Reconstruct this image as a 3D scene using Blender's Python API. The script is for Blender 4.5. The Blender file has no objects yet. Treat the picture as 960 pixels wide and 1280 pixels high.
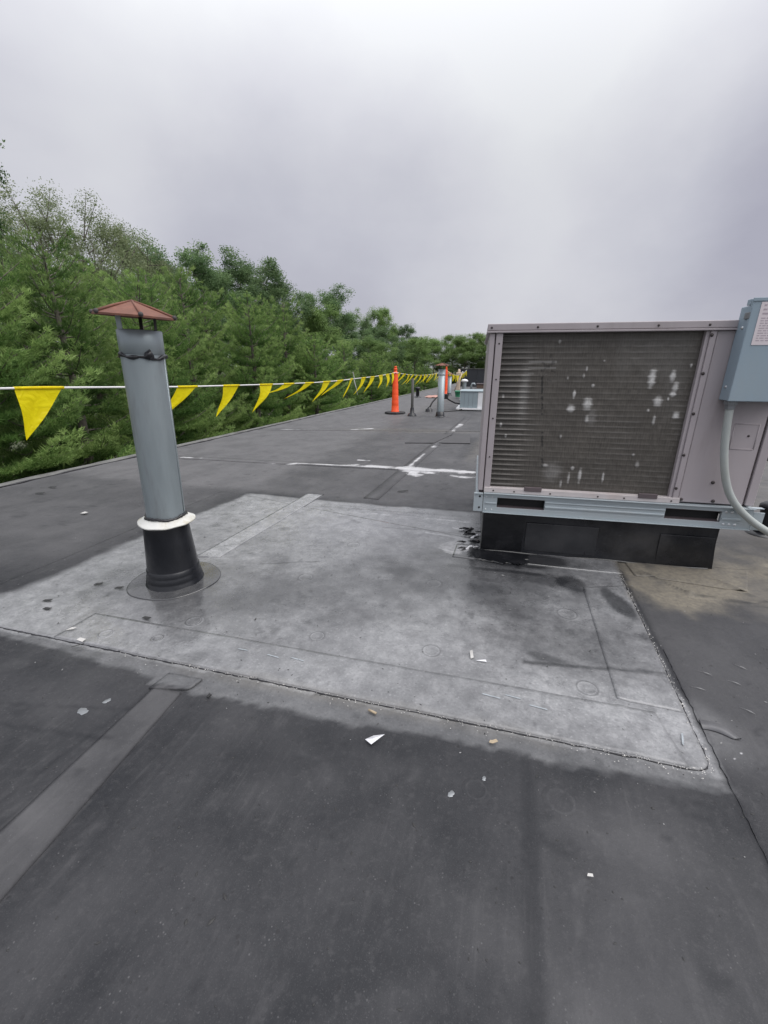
import bpy, bmesh, math, random
import numpy as np
from mathutils import Vector, Matrix

# ------------------------------------------------------------------ camera, sky, sun, exposure
SC = bpy.context.scene
COL = SC.collection
CAM_H = 1.2
cam_d = bpy.data.cameras.new('camera')
cam = bpy.data.objects.new('camera', cam_d)
COL.objects.link(cam)
Rm = Matrix(((0.95796183, -0.09575239, 0.27044521, 0.0),
             (0.28687745, 0.3090763, -0.90673765, 0.0),
             (0.0032341, 0.94620469, 0.3235525, CAM_H),
             (0, 0, 0, 1)))
cam.matrix_world = Rm
cam_d.sensor_fit = 'AUTO'
cam_d.sensor_width = 36.0
cam_d.lens = 531.0 / 1280.0 * 36.0
cam_d.clip_start = 0.02
cam_d.clip_end = 3000.0
SC.camera = cam

SUN_EL, SUN_AZ = math.radians(58), math.radians(95)      # azimuth: from +Y towards +X

world = bpy.data.worlds.new('World')
SC.world = world
world.use_nodes = True
wt = world.node_tree
wt.nodes.clear()


def N(nt, typ, **kw):
    n = nt.nodes.new(typ)
    for k, v in kw.items():
        if isinstance(k, str) and hasattr(n, k):
            setattr(n, k, v)
    return n


def build_world():
    nt = wt
    L = nt.links.new
    tc = N(nt, 'ShaderNodeTexCoord')
    nrm = N(nt, 'ShaderNodeVectorMath', operation='NORMALIZE')
    L(tc.outputs['Generated'], nrm.inputs[0])
    D = nrm.outputs[0]
    # soft cloud masses of an overcast deck: (direction, cosine where it starts, amount)
    masses = [((-.20, .90, .40), .84, .20), ((-.155, .80, .58), .80, .16), ((.02, .93, .36), .90, .14), ((.10, .95, .28), .93, .06), ((-.36, .88, .27), .93, -.42), ((-.10, .95, .22), .965, -.16), ((.16, .97, .17), .955, -.14), ((.30, .93, .22), .95, -.12),
              ((-.70, .60, .36), .88, -.02), ((-.50, .66, .56), .90, .08), ((.42, .84, .38), .90, -.22), ((.75, .3, .6), .85, -.10),
              ((-.2, .3, .93), .70, .20), ((.3, -.6, .74), .75, .15), ((-.6, -.5, .6), .8, -.12),
              ((.6, -.6, .5), .82, -.1), ((-.9, .05, .42), .88, -.10), ((0.067, .991, .119), .97, .02)]
    acc = None
    # warp direction with noise so that the masses have ragged cloud shapes
    wn = N(nt, 'ShaderNodeTexNoise'); wn.inputs['Scale'].default_value = 3.2; wn.inputs['Detail'].default_value = 5.0
    wn.inputs['Roughness'].default_value = .55
    L(D, wn.inputs['Vector'])
    sub = N(nt, 'ShaderNodeVectorMath', operation='SUBTRACT'); sub.inputs[1].default_value = (.5, .5, .5)
    L(wn.outputs['Color'], sub.inputs[0])
    sc = N(nt, 'ShaderNodeVectorMath', operation='SCALE'); sc.inputs['Scale'].default_value = .26
    L(sub.outputs[0], sc.inputs[0])
    add = N(nt, 'ShaderNodeVectorMath', operation='ADD'); L(D, add.inputs[0]); L(sc.outputs[0], add.inputs[1])
    wd = N(nt, 'ShaderNodeVectorMath', operation='NORMALIZE'); L(add.outputs[0], wd.inputs[0])
    for d, c0, amt in masses:
        v = Vector(d).normalized()
        dot = N(nt, 'ShaderNodeVectorMath', operation='DOT_PRODUCT'); dot.inputs[1].default_value = v
        L(wd.outputs[0], dot.inputs[0])
        mr = N(nt, 'ShaderNodeMapRange', interpolation_type='SMOOTHSTEP')
        mr.inputs['From Min'].default_value = c0 - .02
        mr.inputs['From Max'].default_value = 1.0
        mr.inputs['To Min'].default_value = 0.0
        mr.inputs['To Max'].default_value = amt
        L(dot.outputs['Value'], mr.inputs['Value'])
        if acc is None:
            acc = mr.outputs[0]
        else:
            m = N(nt, 'ShaderNodeMath', operation='ADD'); L(acc, m.inputs[0]); L(mr.outputs[0], m.inputs[1]); acc = m.outputs[0]
    n1 = N(nt, 'ShaderNodeTexNoise'); n1.inputs['Scale'].default_value = 2.3; n1.inputs['Detail'].default_value = 9.0
    n1.inputs['Roughness'].default_value = .54
    mp = N(nt, 'ShaderNodeMapping'); mp.inputs['Scale'].default_value = (1, 1, 1.9); mp.inputs['Location'].default_value = (3.1, .7, 1.3)
    L(D, mp.inputs['Vector']); L(mp.outputs[0], n1.inputs['Vector'])
    m1 = N(nt, 'ShaderNodeMath', operation='MULTIPLY_ADD'); m1.inputs[1].default_value = .42; m1.inputs[2].default_value = .93 - .21
    L(n1.outputs['Fac'], m1.inputs[0])
    m2 = N(nt, 'ShaderNodeMath', operation='ADD'); L(m1.outputs[0], m2.inputs[0]); L(acc, m2.inputs[1])
    ramp = N(nt, 'ShaderNodeValToRGB')
    e = ramp.color_ramp.elements
    e[0].position = .45; e[0].color = (0.327, 0.327, 0.389, 1)
    e[1].position = 1.22 / 1.3; e[1].color = (0.594, 0.603, 0.624, 1)
    e.new(.62).color = (0.431, 0.434, 0.488, 1)
    e.new(.76).color = (0.521, 0.524, 0.564, 1)
    m3 = N(nt, 'ShaderNodeMath', operation='DIVIDE'); m3.inputs[1].default_value = 1.3
    L(m2.outputs[0], m3.inputs[0]); L(m3.outputs[0], ramp.inputs['Fac'])
    bg = N(nt, 'ShaderNodeBackground'); bg.inputs['Strength'].default_value = 1.0
    # an overcast deck grows brighter towards the zenith
    sx = N(nt, 'ShaderNodeSeparateXYZ'); L(D, sx.inputs[0])
    zz = N(nt, 'ShaderNodeMapRange', interpolation_type='SMOOTHSTEP')
    zz.inputs['From Min'].default_value = .30; zz.inputs['From Max'].default_value = 1.0; zz.inputs['To Min'].default_value = .80; zz.inputs['To Max'].default_value = 2.0
    L(sx.outputs[2], zz.inputs['Value'])
    zm = N(nt, 'ShaderNodeVectorMath', operation='SCALE'); L(ramp.outputs['Color'], zm.inputs[0]); L(zz.outputs[0], zm.inputs['Scale'])
    L(zm.outputs[0], bg.inputs['Color'])
    sky = N(nt, 'ShaderNodeTexSky', sky_type='NISHITA')
    sky.sun_disc = False
    sky.sun_elevation = SUN_EL
    sky.sun_rotation = SUN_AZ
    sky.air_density = 1.0; sky.dust_density = 5.0
    bg2 = N(nt, 'ShaderNodeBackground'); bg2.inputs['Strength'].default_value = .06
    L(sky.outputs['Color'], bg2.inputs['Color'])
    mix = N(nt, 'ShaderNodeMixShader'); mix.inputs[0].default_value = .07
    L(bg.outputs[0], mix.inputs[1]); L(bg2.outputs[0], mix.inputs[2])
    out = N(nt, 'ShaderNodeOutputWorld')
    L(mix.outputs[0], out.inputs['Surface'])


build_world()
sun_d = bpy.data.lights.new('sun', 'SUN')
sun_d.energy = 1.5
sun_d.angle = math.radians(60)
sun_d.color = (1.0, .97, .93)
sun = bpy.data.objects.new('sun', sun_d)
COL.objects.link(sun)
sdir = Vector((math.sin(SUN_AZ) * math.cos(SUN_EL), math.cos(SUN_AZ) * math.cos(SUN_EL), math.sin(SUN_EL)))
sun.rotation_euler = sdir.to_track_quat('Z', 'Y').to_euler()
SC.view_settings.view_transform = 'Standard'
SC.view_settings.look = 'None'
SC.view_settings.exposure = 0.70
SC.view_settings.gamma = 1.0

# ------------------------------------------------------------------ helpers
rng = np.random.default_rng(7)
random.seed(5)


def lin(c):
    return tuple((x / 255.0 / 12.92) if x / 255.0 <= .04045 else ((x / 255.0 + .055) / 1.055) ** 2.4 for x in c)


def link(o, parent=None):
    COL.objects.link(o)
    if parent is not None:
        o.parent = parent
    return o


def tag(o, label=None, cat=None, group=None, kind=None):
    if label: o['label'] = label
    if cat: o['category'] = cat
    if group: o['group'] = group
    if kind: o['kind'] = kind
    return o


def empty(name, loc, label, cat, group=None, rot=(0, 0, 0)):
    o = bpy.data.objects.new(name, None)
    o.empty_display_size = .2
    o.location = loc
    o.rotation_euler = rot
    link(o)
    return tag(o, label, cat, group)


class MB:
    """collects shapes; build() links them as one mesh object"""
    def __init__(self):
        self.v = []; self.f = []; self.s = []

    def add(self, vs, fs, smooth=False):
        b = len(self.v)
        self.v += [tuple(p) for p in vs]
        self.f += [tuple(i + b for i in f) for f in fs]
        self.s += [smooth] * len(fs)
        return self

    def box(self, x0, x1, y0, y1, z0, z1, bev=0.0):
        if bev <= 0:
            vs = [(x, y, z) for x in (x0, x1) for y in (y0, y1) for z in (z0, z1)]
            fs = [(0, 1, 3, 2), (4, 6, 7, 5), (0, 4, 5, 1), (2, 3, 7, 6), (0, 2, 6, 4), (1, 5, 7, 3)]
            return self.add(vs, fs)
        bm = bmesh.new()
        bmesh.ops.create_cube(bm, size=1.0, matrix=Matrix.Translation(((x0 + x1) / 2, (y0 + y1) / 2, (z0 + z1) / 2)) @ Matrix.Diagonal((x1 - x0, y1 - y0, z1 - z0, 1)))
        bmesh.ops.bevel(bm, geom=bm.edges[:], offset=bev, segments=2, affect='EDGES', profile=.5)
        bm.verts.index_update()
        self.add([v.co[:] for v in bm.verts], [[v.index for v in f.verts] for f in bm.faces])
        bm.free()
        return self

    def lathe(self, prof, n=48, smooth=True, cx=0, cy=0, jit=None, a0=0.0):
        vs = []; fs = []
        m = len(prof)
        for i in range(n):
            a = a0 + 2 * math.pi * i / n
            for j, (r, z) in enumerate(prof):
                rr, zz = r, z
                if jit: rr, zz = jit(a, j, r, z)
                vs.append((cx + rr * math.cos(a), cy + rr * math.sin(a), zz))
        for i in range(n):
            k = (i + 1) % n
            for j in range(m - 1):
                fs.append((i * m + j, k * m + j, k * m + j + 1, i * m + j + 1))
        return self.add(vs, fs, smooth)

    def disc(self, r, z, n=48, cx=0, cy=0):
        vs = [(cx + r * math.cos(2 * math.pi * i / n), cy + r * math.sin(2 * math.pi * i / n), z) for i in range(n)]
        return self.add(vs, [tuple(range(n))])

    def tube(self, pts, r, n=8, smooth=True, cap=True):
        pts = [Vector(p) for p in pts]
        rs = r if isinstance(r, (list, tuple)) else [r] * len(pts)
        vs = []; fs = []
        up = Vector((0, 0, 1))
        t0 = (pts[1] - pts[0]).normalized()
        ref = up if abs(t0.dot(up)) < .9 else Vector((1, 0, 0))
        u = t0.cross(ref).normalized()
        for i, p in enumerate(pts):
            t = (pts[min(i + 1, len(pts) - 1)] - pts[max(i - 1, 0)]).normalized()
            u = (u - t * u.dot(t)).normalized()
            w = t.cross(u)
            for k in range(n):
                a = 2 * math.pi * k / n
                vs.append(p + (u * math.cos(a) + w * math.sin(a)) * rs[i])
        for i in range(len(pts) - 1):
            for k in range(n):
                k2 = (k + 1) % n
                fs.append((i * n + k, i * n + k2, (i + 1) * n + k2, (i + 1) * n + k))
        if cap:
            fs.append(tuple(range(n - 1, -1, -1)))
            fs.append(tuple((len(pts) - 1) * n + k for k in range(n)))
        return self.add(vs, fs, smooth)

    def mesh(self, name, mat):
        me = bpy.data.meshes.new(name)
        me.from_pydata(self.v, [], self.f)
        me.polygons.foreach_set('use_smooth', self.s)
        if mat: me.materials.append(mat)
        me.update()
        return me

    def build(self, name, mat, parent=None, loc=None, rot=None):
        o = bpy.data.objects.new(name, self.mesh(name, mat))
        if loc is not None: o.location = loc
        if rot is not None: o.rotation_euler = rot
        return link(o, parent)


def inst(name, me, parent=None, loc=(0, 0, 0), rot=(0, 0, 0), scl=(1, 1, 1)):
    o = bpy.data.objects.new(name, me)
    o.location = loc; o.rotation_euler = rot; o.scale = scl
    return link(o, parent)


def np_mesh(name, V, F, mat, attrs=None, smooth=False):
    """V (n,3), F (m,k) with k 3 or 4; attrs {name: (n,) or (n,3)}"""
    me = bpy.data.meshes.new(name)
    V = np.ascontiguousarray(V, np.float32); F = np.ascontiguousarray(F, np.int32)
    m, k = F.shape
    me.vertices.add(len(V)); me.vertices.foreach_set('co', V.ravel())
    me.loops.add(m * k); me.loops.foreach_set('vertex_index', F.ravel())
    me.polygons.add(m)
    me.polygons.foreach_set('loop_start', np.arange(0, m * k, k, dtype=np.int32))
    me.polygons.foreach_set('loop_total', np.full(m, k, np.int32))
    if smooth: me.polygons.foreach_set('use_smooth', np.ones(m, bool))
    for an, A in (attrs or {}).items():
        if A.ndim == 1:
            at = me.attributes.new(an, 'FLOAT', 'POINT'); at.data.foreach_set('value', np.ascontiguousarray(A, np.float32))
        else:
            at = me.attributes.new(an, 'FLOAT_VECTOR', 'POINT'); at.data.foreach_set('vector', np.ascontiguousarray(A, np.float32).ravel())
    me.materials.append(mat)
    me.update(calc_edges=True)
    return me


def grid_faces(nx, ny):
    i, j = np.meshgrid(np.arange(nx - 1), np.arange(ny - 1), indexing='ij')
    a = (i * ny + j).ravel()
    return np.stack([a, a + ny, a + ny + 1, a + 1], 1)


_lat = {}


def vnoise(x, y, seed=0):
    if seed not in _lat:
        _lat[seed] = np.random.default_rng(1000 + seed).random((256, 256))
    T = _lat[seed]
    xi = np.floor(x).astype(int); yi = np.floor(y).astype(int)
    fx = x - xi; fy = y - yi
    fx = fx * fx * (3 - 2 * fx); fy = fy * fy * (3 - 2 * fy)
    a = T[xi & 255, yi & 255]; b = T[(xi + 1) & 255, yi & 255]; c = T[xi & 255, (yi + 1) & 255]; d = T[(xi + 1) & 255, (yi + 1) & 255]
    return (a * (1 - fx) + b * fx) * (1 - fy) + (c * (1 - fx) + d * fx) * fy


def fbm(x, y, s, seed=0, o=4, g=.5):
    r = 0; w = 1; t = 0
    for k in range(o):
        r = r + w * vnoise(x * s + 17.3 * k, y * s + 5.1 * k, seed + k); t += w; w *= g; s *= 2.03
    return r / t


def sstep(a, b, x):
    t = np.clip((x - a) / (b - a), 0, 1)
    return t * t * (3 - 2 * t)


# ------------------------------------------------------------------ materials
def mat(name, color, rough=.6, metal=0.0, var=.12, scale=6.0, bump=0.0, bscale=60.0, spec=.5, dirt=None, dirt_amt=0.0, dscale=4.0, rvar=.1, stretch=(1, 1, 1)):
    m = bpy.data.materials.new(name)
    m.use_nodes = True
    nt = m.node_tree; L = nt.links.new
    b = nt.nodes['Principled BSDF']
    tc = N(nt, 'ShaderNodeTexCoord')
    mp = N(nt, 'ShaderNodeMapping'); mp.inputs['Scale'].default_value = stretch
    L(tc.outputs['Object'], mp.inputs['Vector'])
    P = mp.outputs[0]
    no = N(nt, 'ShaderNodeTexNoise'); no.inputs['Scale'].default_value = scale; no.inputs['Detail'].default_value = 6; no.inputs['Roughness'].default_value = .6
    L(P, no.inputs['Vector'])
    mr = N(nt, 'ShaderNodeMapRange'); mr.inputs['From Min'].default_value = .3; mr.inputs['From Max'].default_value = .7
    mr.inputs['To Min'].default_value = 1 - var; mr.inputs['To Max'].default_value = 1 + var
    L(no.outputs['Fac'], mr.inputs['Value'])
    c = N(nt, 'ShaderNodeMix', data_type='RGBA', blend_type='MULTIPLY'); c.inputs['Factor'].default_value = 1
    c.inputs['A'].default_value = (*color, 1)
    L(mr.outputs[0], c.inputs['B'])
    outc = c.outputs['Result']
    if dirt is not None:
        n2 = N(nt, 'ShaderNodeTexNoise'); n2.inputs['Scale'].default_value = dscale; n2.inputs['Detail'].default_value = 8; n2.inputs['Roughness'].default_value = .65
        L(P, n2.inputs['Vector'])
        r2 = N(nt, 'ShaderNodeMapRange', interpolation_type='SMOOTHSTEP'); r2.inputs['From Min'].default_value = .48; r2.inputs['From Max'].default_value = .72
        r2.inputs['To Max'].default_value = dirt_amt
        L(n2.outputs['Fac'], r2.inputs['Value'])
        d = N(nt, 'ShaderNodeMix', data_type='RGBA'); L(r2.outputs[0], d.inputs['Factor']); L(outc, d.inputs['A']); d.inputs['B'].default_value = (*dirt, 1)
        outc = d.outputs['Result']
    L(outc, b.inputs['Base Color'])
    rr = N(nt, 'ShaderNodeMapRange'); rr.inputs['To Min'].default_value = max(.03, rough - rvar); rr.inputs['To Max'].default_value = min(1, rough + rvar)
    L(no.outputs['Fac'], rr.inputs['Value']); L(rr.outputs[0], b.inputs['Roughness'])
    b.inputs['Metallic'].default_value = metal
    b.inputs['Specular IOR Level'].default_value = spec
    if bump > 0:
        n3 = N(nt, 'ShaderNodeTexNoise'); n3.inputs['Scale'].default_value = bscale; n3.inputs['Detail'].default_value = 4
        L(P, n3.inputs['Vector'])
        bu = N(nt, 'ShaderNodeBump'); bu.inputs['Distance'].default_value = bump; bu.inputs['Strength'].default_value = 1
        L(n3.outputs['Fac'], bu.inputs['Height']); L(bu.outputs[0], b.inputs['Normal'])
    return m


def membrane_mat():
    m = bpy.data.materials.new('rubber_membrane')
    m.use_nodes = True
    nt = m.node_tree; L = nt.links.new
    b = nt.nodes['Principled BSDF']
    geo = N(nt, 'ShaderNodeNewGeometry')
    P = geo.outputs['Position']

    def noise(s, det=5, rough=.55, stretch=None, off=(0, 0, 0), dist=0.0):
        n = N(nt, 'ShaderNodeTexNoise'); n.inputs['Scale'].default_value = s; n.inputs['Detail'].default_value = det; n.inputs['Roughness'].default_value = rough
        n.inputs['Distortion'].default_value = dist
        mp = N(nt, 'ShaderNodeMapping'); mp.inputs['Scale'].default_value = stretch or (1, 1, 1); mp.inputs['Location'].default_value = off
        L(P, mp.inputs['Vector']); L(mp.outputs[0], n.inputs['Vector'])
        return n.outputs['Fac']

    def rng_(v, a, c, t0, t1, smooth=True):
        r = N(nt, 'ShaderNodeMapRange', interpolation_type='SMOOTHSTEP' if smooth else 'LINEAR')
        r.inputs['From Min'].default_value = a; r.inputs['From Max'].default_value = c; r.inputs['To Min'].default_value = t0; r.inputs['To Max'].default_value = t1
        L(v, r.inputs['Value']); return r.outputs[0]

    def mth(op, a, c):
        n = N(nt, 'ShaderNodeMath', operation=op)
        for i, v in ((0, a), (1, c)):
            if isinstance(v, (int, float)): n.inputs[i].default_value = v
            else: L(v, n.inputs[i])
        return n.outputs[0]

    def mix(f, a, c):
        n = N(nt, 'ShaderNodeMix', data_type='RGBA')
        for s, v in (('Factor', f), ('A', a), ('B', c)):
            if isinstance(v, (int, float)): n.inputs[s].default_value = v
            elif isinstance(v, tuple): n.inputs[s].default_value = (*v, 1)
            else: L(v, n.inputs[s])
        return n.outputs['Result']

    def attr(nm):
        a = N(nt, 'ShaderNodeAttribute'); a.attribute_name = nm
        s = N(nt, 'ShaderNodeSeparateXYZ'); L(a.outputs['Vector'], s.inputs[0]); return s.outputs
    chalk, wet, dust = attr('m1')
    white, dark, tone = attr('m2')
    nA = noise(1.7, 6, .6); nB = noise(13, 8, .72); nC = noise(46, 5, .65); nD = noise(260, 3, .6)
    nE = noise(3.2, 7, .66, stretch=(1, .7, 1), off=(4, 2, 0))
    base = mix(rng_(nA, .34, .66, 0, 1), (.0115, .0130, .0160), (.0255, .0265, .0300))
    base = mix(rng_(nE, .42, .72, 0, .6), base, (.034, .0345, .0375))
    base = mix(rng_(noise(24, 6, .7, stretch=(1, .25, 1), off=(1, 4, 0)), .52, .75, 0, .4), base, (.050, .050, .053))
    base = mix(rng_(nB, .56, .8, 0, .4), base, (.056, .056, .059))
    nR = noise(2.6, 4, .5, off=(7, 3, 0))
    ring = mth('MULTIPLY', rng_(mth('ABSOLUTE', mth('SUBTRACT', nR, .55), 0), 0, .012, 1, 0), rng_(nB, .4, .6, 0, .5))
    base = mix(rng_(nC, .52, .70, 0, .55), base, (.046, .046, .049))
    base = mix(rng_(nC, .30, .46, .5, 0), base, (.012, .013, .016))
    base = mix(mth('MULTIPLY', ring, .35), base, (.06, .06, .063))
    base = mix(rng_(noise(330, 2, .5), .55, .75, 0, .5), base, (.062, .062, .065))
    for rot, off in ((.35, 1.0), (-.5, 5.0), (1.3, 9.0)):
        n = N(nt, 'ShaderNodeTexNoise'); n.inputs['Scale'].default_value = 34; n.inputs['Detail'].default_value = 3; n.inputs['Roughness'].default_value = .6
        mp = N(nt, 'ShaderNodeMapping'); mp.inputs['Rotation'].default_value = (0, 0, rot); mp.inputs['Scale'].default_value = (1, .045, 1); mp.inputs['Location'].default_value = (off, off, 0)
        L(P, mp.inputs['Vector']); L(mp.outputs[0], n.inputs['Vector'])
        base = mix(mth('MULTIPLY', rng_(n.outputs['Fac'], .60, .70, 0, .28), rng_(nE, .42, .6, 0, 1)), base, (.066, .066, .069))
    vo = N(nt, 'ShaderNodeTexVoronoi'); vo.inputs['Scale'].default_value = 75; L(P, vo.inputs['Vector'])
    base = mix(mth('MULTIPLY', rng_(vo.outputs['Distance'], .10, .18, 1, 0), rng_(nB, .48, .62, 0, .7)), base, (.11, .11, .113))
    vo = N(nt, 'ShaderNodeTexVoronoi'); vo.inputs['Scale'].default_value = 31; L(P, vo.inputs['Vector'])
    spots = mth('MULTIPLY', rng_(vo.outputs['Distance'], .10, .22, 1, 0), rng_(nC, .48, .6, 0, .8))
    base = mix(spots, base, (.012, .012, .014))
    base = mix(mth('MULTIPLY', tone, rng_(nE, .3, .65, .72, 1.0)), base, (.126, .1245, .128))
    ch = mix(rng_(nB, .30, .70, 0, 1), (.250, .254, .262), (.385, .389, .397))
    ch = mix(rng_(nC, .40, .66, 0, .45), ch, (.245, .247, .256))
    ch = mix(rng_(nE, .36, .60, .45, 0), ch, (.175, .177, .185))
    nF = noise(95, 3, .6, off=(2, 9, 0)); ch = mix(rng_(nF, .52, .7, 0, .5), ch, (.165, .166, .172)); ch = mix(rng_(nF, .28, .42, .5, 0), ch, (.52, .52, .53))
    ch = mix(mth('MULTIPLY', spots, .6), ch, (.12, .12, .126))
    ch = mix(mth('MULTIPLY', ring, .55), ch, (.44, .44, .45))
    col = mix(mth('MULTIPLY', chalk, rng_(nB, .25, .6, .82, 1)), base, ch)
    col = mix(mth('MULTIPLY', dust, rng_(nC, .3, .7, .55, 1)), col, (.205, .185, .148))
    col = mix(rng_(nD, .68, .8, 0, .35), col, (.28, .28, .28))
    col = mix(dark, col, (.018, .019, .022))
    wm = rng_(mth('ADD', white, mth('MULTIPLY', nC, .35)), .50, .82, 0, .9)
    col = mix(wm, col, (.50, .50, .51))
    dk = mth('SUBTRACT', 1.0, mth('MULTIPLY', wet, .38))
    vm = N(nt, 'ShaderNodeVectorMath', operation='SCALE'); L(col, vm.inputs[0]); L(dk, vm.inputs['Scale'])
    L(vm.outputs[0], b.inputs['Base Color'])
    ro = mth('SUBTRACT', rng_(nB, .3, .7, .50, .64), mth('MULTIPLY', chalk, .20))
    ro = mth('MAXIMUM', .10, mth('SUBTRACT', ro, mth('MULTIPLY', wet, rng_(nC, .3, .7, .42, .30))))
    L(ro, b.inputs['Roughness'])
    sheen = mth('MINIMUM', 1.0, mth('ADD', wet, mth('MULTIPLY', chalk, .75)))
    L(rng_(sheen, 0, 1, .10, .85, False), b.inputs['Specular IOR Level'])
    h = mth('ADD', mth('MULTIPLY', nC, .0026), mth('MULTIPLY', nD, .0007))
    h = mth('ADD', h, mth('MULTIPLY', nB, .006))
    bu = N(nt, 'ShaderNodeBump'); bu.inputs['Distance'].default_value = 1.0; L(mth('SUBTRACT', .62, mth('MULTIPLY', wet, .52)), bu.inputs['Strength'])
    L(h, bu.inputs['Height']); L(bu.outputs[0], b.inputs['Normal'])
    return m


def leaf_mat(name, ca, cb, cc, trans=.35):
    m = bpy.data.materials.new(name)
    m.use_nodes = True
    nt = m.node_tree; L = nt.links.new
    nt.nodes.clear()
    at = N(nt, 'ShaderNodeAttribute'); at.attribute_name = 'tint'
    oi = N(nt, 'ShaderNodeObjectInfo')
    r = N(nt, 'ShaderNodeValToRGB')
    e = r.color_ramp.elements
    e[0].position = 0.0; e[0].color = (*ca, 1); e[1].position = 1.0; e[1].color = (*cc, 1)
    e.new(.5).color = (*cb, 1)
    L(at.outputs['Fac'], r.inputs['Fac'])
    hs = N(nt, 'ShaderNodeHueSaturation')
    mr = N(nt, 'ShaderNodeMapRange'); mr.inputs['To Min'].default_value = .8; mr.inputs['To Max'].default_value = 1.18
    L(oi.outputs['Random'], mr.inputs['Value']); L(mr.outputs[0], hs.inputs['Value']); L(r.outputs['Color'], hs.inputs['Color'])
    d = N(nt, 'ShaderNodeBsdfPrincipled'); d.inputs['Roughness'].default_value = .6; d.inputs['Specular IOR Level'].default_value = .25
    L(hs.outputs[0], d.inputs['Base Color'])
    t = N(nt, 'ShaderNodeBsdfTranslucent'); L(hs.outputs[0], t.inputs['Color'])
    mx = N(nt, 'ShaderNodeMixShader'); mx.inputs[0].default_value = trans
    L(d.outputs[0], mx.inputs[1]); L(t.outputs[0], mx.inputs[2])
    o = N(nt, 'ShaderNodeOutputMaterial'); L(mx.outputs[0], o.inputs['Surface'])
    return m


M_roof = membrane_mat()
M = {}
M['galv'] = mat('weathered_galvanized', (.30, .345, .365), .42, .45, .10, 6, .0005, 30, dirt=(.20, .215, .22), dirt_amt=.6, dscale=6, stretch=(2.2, 2.2, .35))
M['rust'] = mat('rusty_cap_metal', (.165, .070, .047), .8, 0, .25, 14, .0012, 120, dirt=(.11, .05, .038), dirt_amt=.8, dscale=9)
M['cap_under'] = mat('dark_cap_underside', (.05, .045, .045), .7, 0, .2)
M['boot'] = mat('black_rubber_boot', (.008, .009, .012), .30, 0, .2, 8, .0012, 30, dirt=(.03, .032, .035), dirt_amt=.35)
M['collar'] = mat('white_storm_collar', (.56, .56, .535), .5, 0, .12, 9, .0012, 40, dirt=(.38, .34, .22), dirt_amt=.75, dscale=7)
M['mastic'] = mat('black_mastic', (.014, .014, .017), .35, 0, .3, 30, .003, 70)
M['casing'] = mat('mauve_grey_paint', (.375, .340, .352), .48, 0, .06, 4, .0012, 6, dirt=(.27, .235, .23), dirt_amt=.55, dscale=3.5, stretch=(1.4, 1, .3))
M['casing_pale'] = mat('pale_pinkish_flange', (.50, .46, .455), .45, 0, .07, 6, dirt=(.42, .33, .29), dirt_amt=.4)
M['rail'] = mat('galvanized_rail', (.42, .475, .50), .40, .30, .07, 5, .0003, 30, dirt=(.38, .40, .40), dirt_amt=.5, dscale=5, stretch=(.6, 1, 1.6))
M['black'] = mat('matt_black', (.012, .012, .013), .7, 0, .2)
M['gap'] = mat('dark_gap_line', (.10, .08, .085), .7, 0, .2)
M['screw'] = mat('dark_screw', (.06, .05, .05), .5, .4, .2)
M['rivet'] = mat('bright_rivet', (.55, .57, .58), .35, .6, .1)
M['boxblue'] = mat('pale_blue_enclosure', (.265, .34, .395), .42, 0, .06, 3, .001, 5, dirt=(.30, .345, .365), dirt_amt=.5, dscale=2.5, stretch=(1, 1, .5))
M['label'] = mat('white_label', (.66, .60, .62), .4, 0, .04, 8, dirt=(.55, .46, .48), dirt_amt=.4)
M['print'] = mat('faded_label_print', (.42, .36, .40), .5, 0, .1)
M['conduit'] = mat('pale_green_grey_conduit', (.36, .39, .378), .45, 0, .08, 5, .0004, 60, dirt=(.33, .34, .31), dirt_amt=.5, dscale=6)
M['fitting'] = mat('grey_fitting', (.22, .23, .24), .45, .5, .1)
M['curb'] = mat('black_curb_membrane', (.009, .010, .0125), .22, 0, .4, 3.5, .004, 9, dirt=(.050, .050, .052), dirt_amt=.9, dscale=1.5, rvar=.16)  # dirt tone also carries the roof's grey reflection in the curb face
M['curb_grey'] = mat('curb_painted_reflection', (.021, .022, .0245), .33, 0, .35, 3, .003, 9, dirt=(.042, .042, .044), dirt_amt=.7, dscale=3, rvar=.14)  # greyer membrane: the reflection in the curb face put into its colour
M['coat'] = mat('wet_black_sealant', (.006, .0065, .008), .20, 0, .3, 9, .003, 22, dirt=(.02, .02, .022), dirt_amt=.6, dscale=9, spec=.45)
M['orange'] = mat('orange_plastic', (.86, .085, .012), .45, 0, .06, 6, dirt=(.6, .07, .02), dirt_amt=.3)
M['rubberbase'] = mat('black_rubber_base', (.02, .02, .022), .7, 0, .2)
M['rope'] = mat('white_rope', (.66, .65, .65), .6, 0, .04)
M['unit_far'] = mat('blue_grey_paint', (.27, .33, .355), .5, 0, .05, 3)
M['white'] = mat('white_paint', (.74, .75, .76), .5, 0, .05)
M['darkwall'] = mat('dark_grey_wall', (.028, .031, .037), .7, 0, .15, 1.2)
M['beige'] = mat('weathered_beige', (.58, .47, .36), .7, 0, .12)
M['green'] = mat('green_plastic', (.06, .30, .16), .5, 0, .1)
M['brown'] = mat('brown_metal', (.15, .10, .075), .6, 0, .12)
M['foil'] = mat('foil_scrap', (.62, .62, .64), .35, .3, .1)
M['paper'] = mat('pale_scrap', (.48, .47, .45), .7, 0, .15)
M['pad'] = mat('grey_walkway_pad', (.052, .051, .054), .75, 0, .2, 6)
M['flapgrey'] = mat('torn_membrane', (.10, .10, .106), .5, 0, .25, 14)
M['post_dark'] = mat('dark_vent_metal', (.055, .055, .052), .55, .2, .15)
M['pad2'] = mat('grey_chip', (.20, .20, .20), .7, 0, .2)
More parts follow.
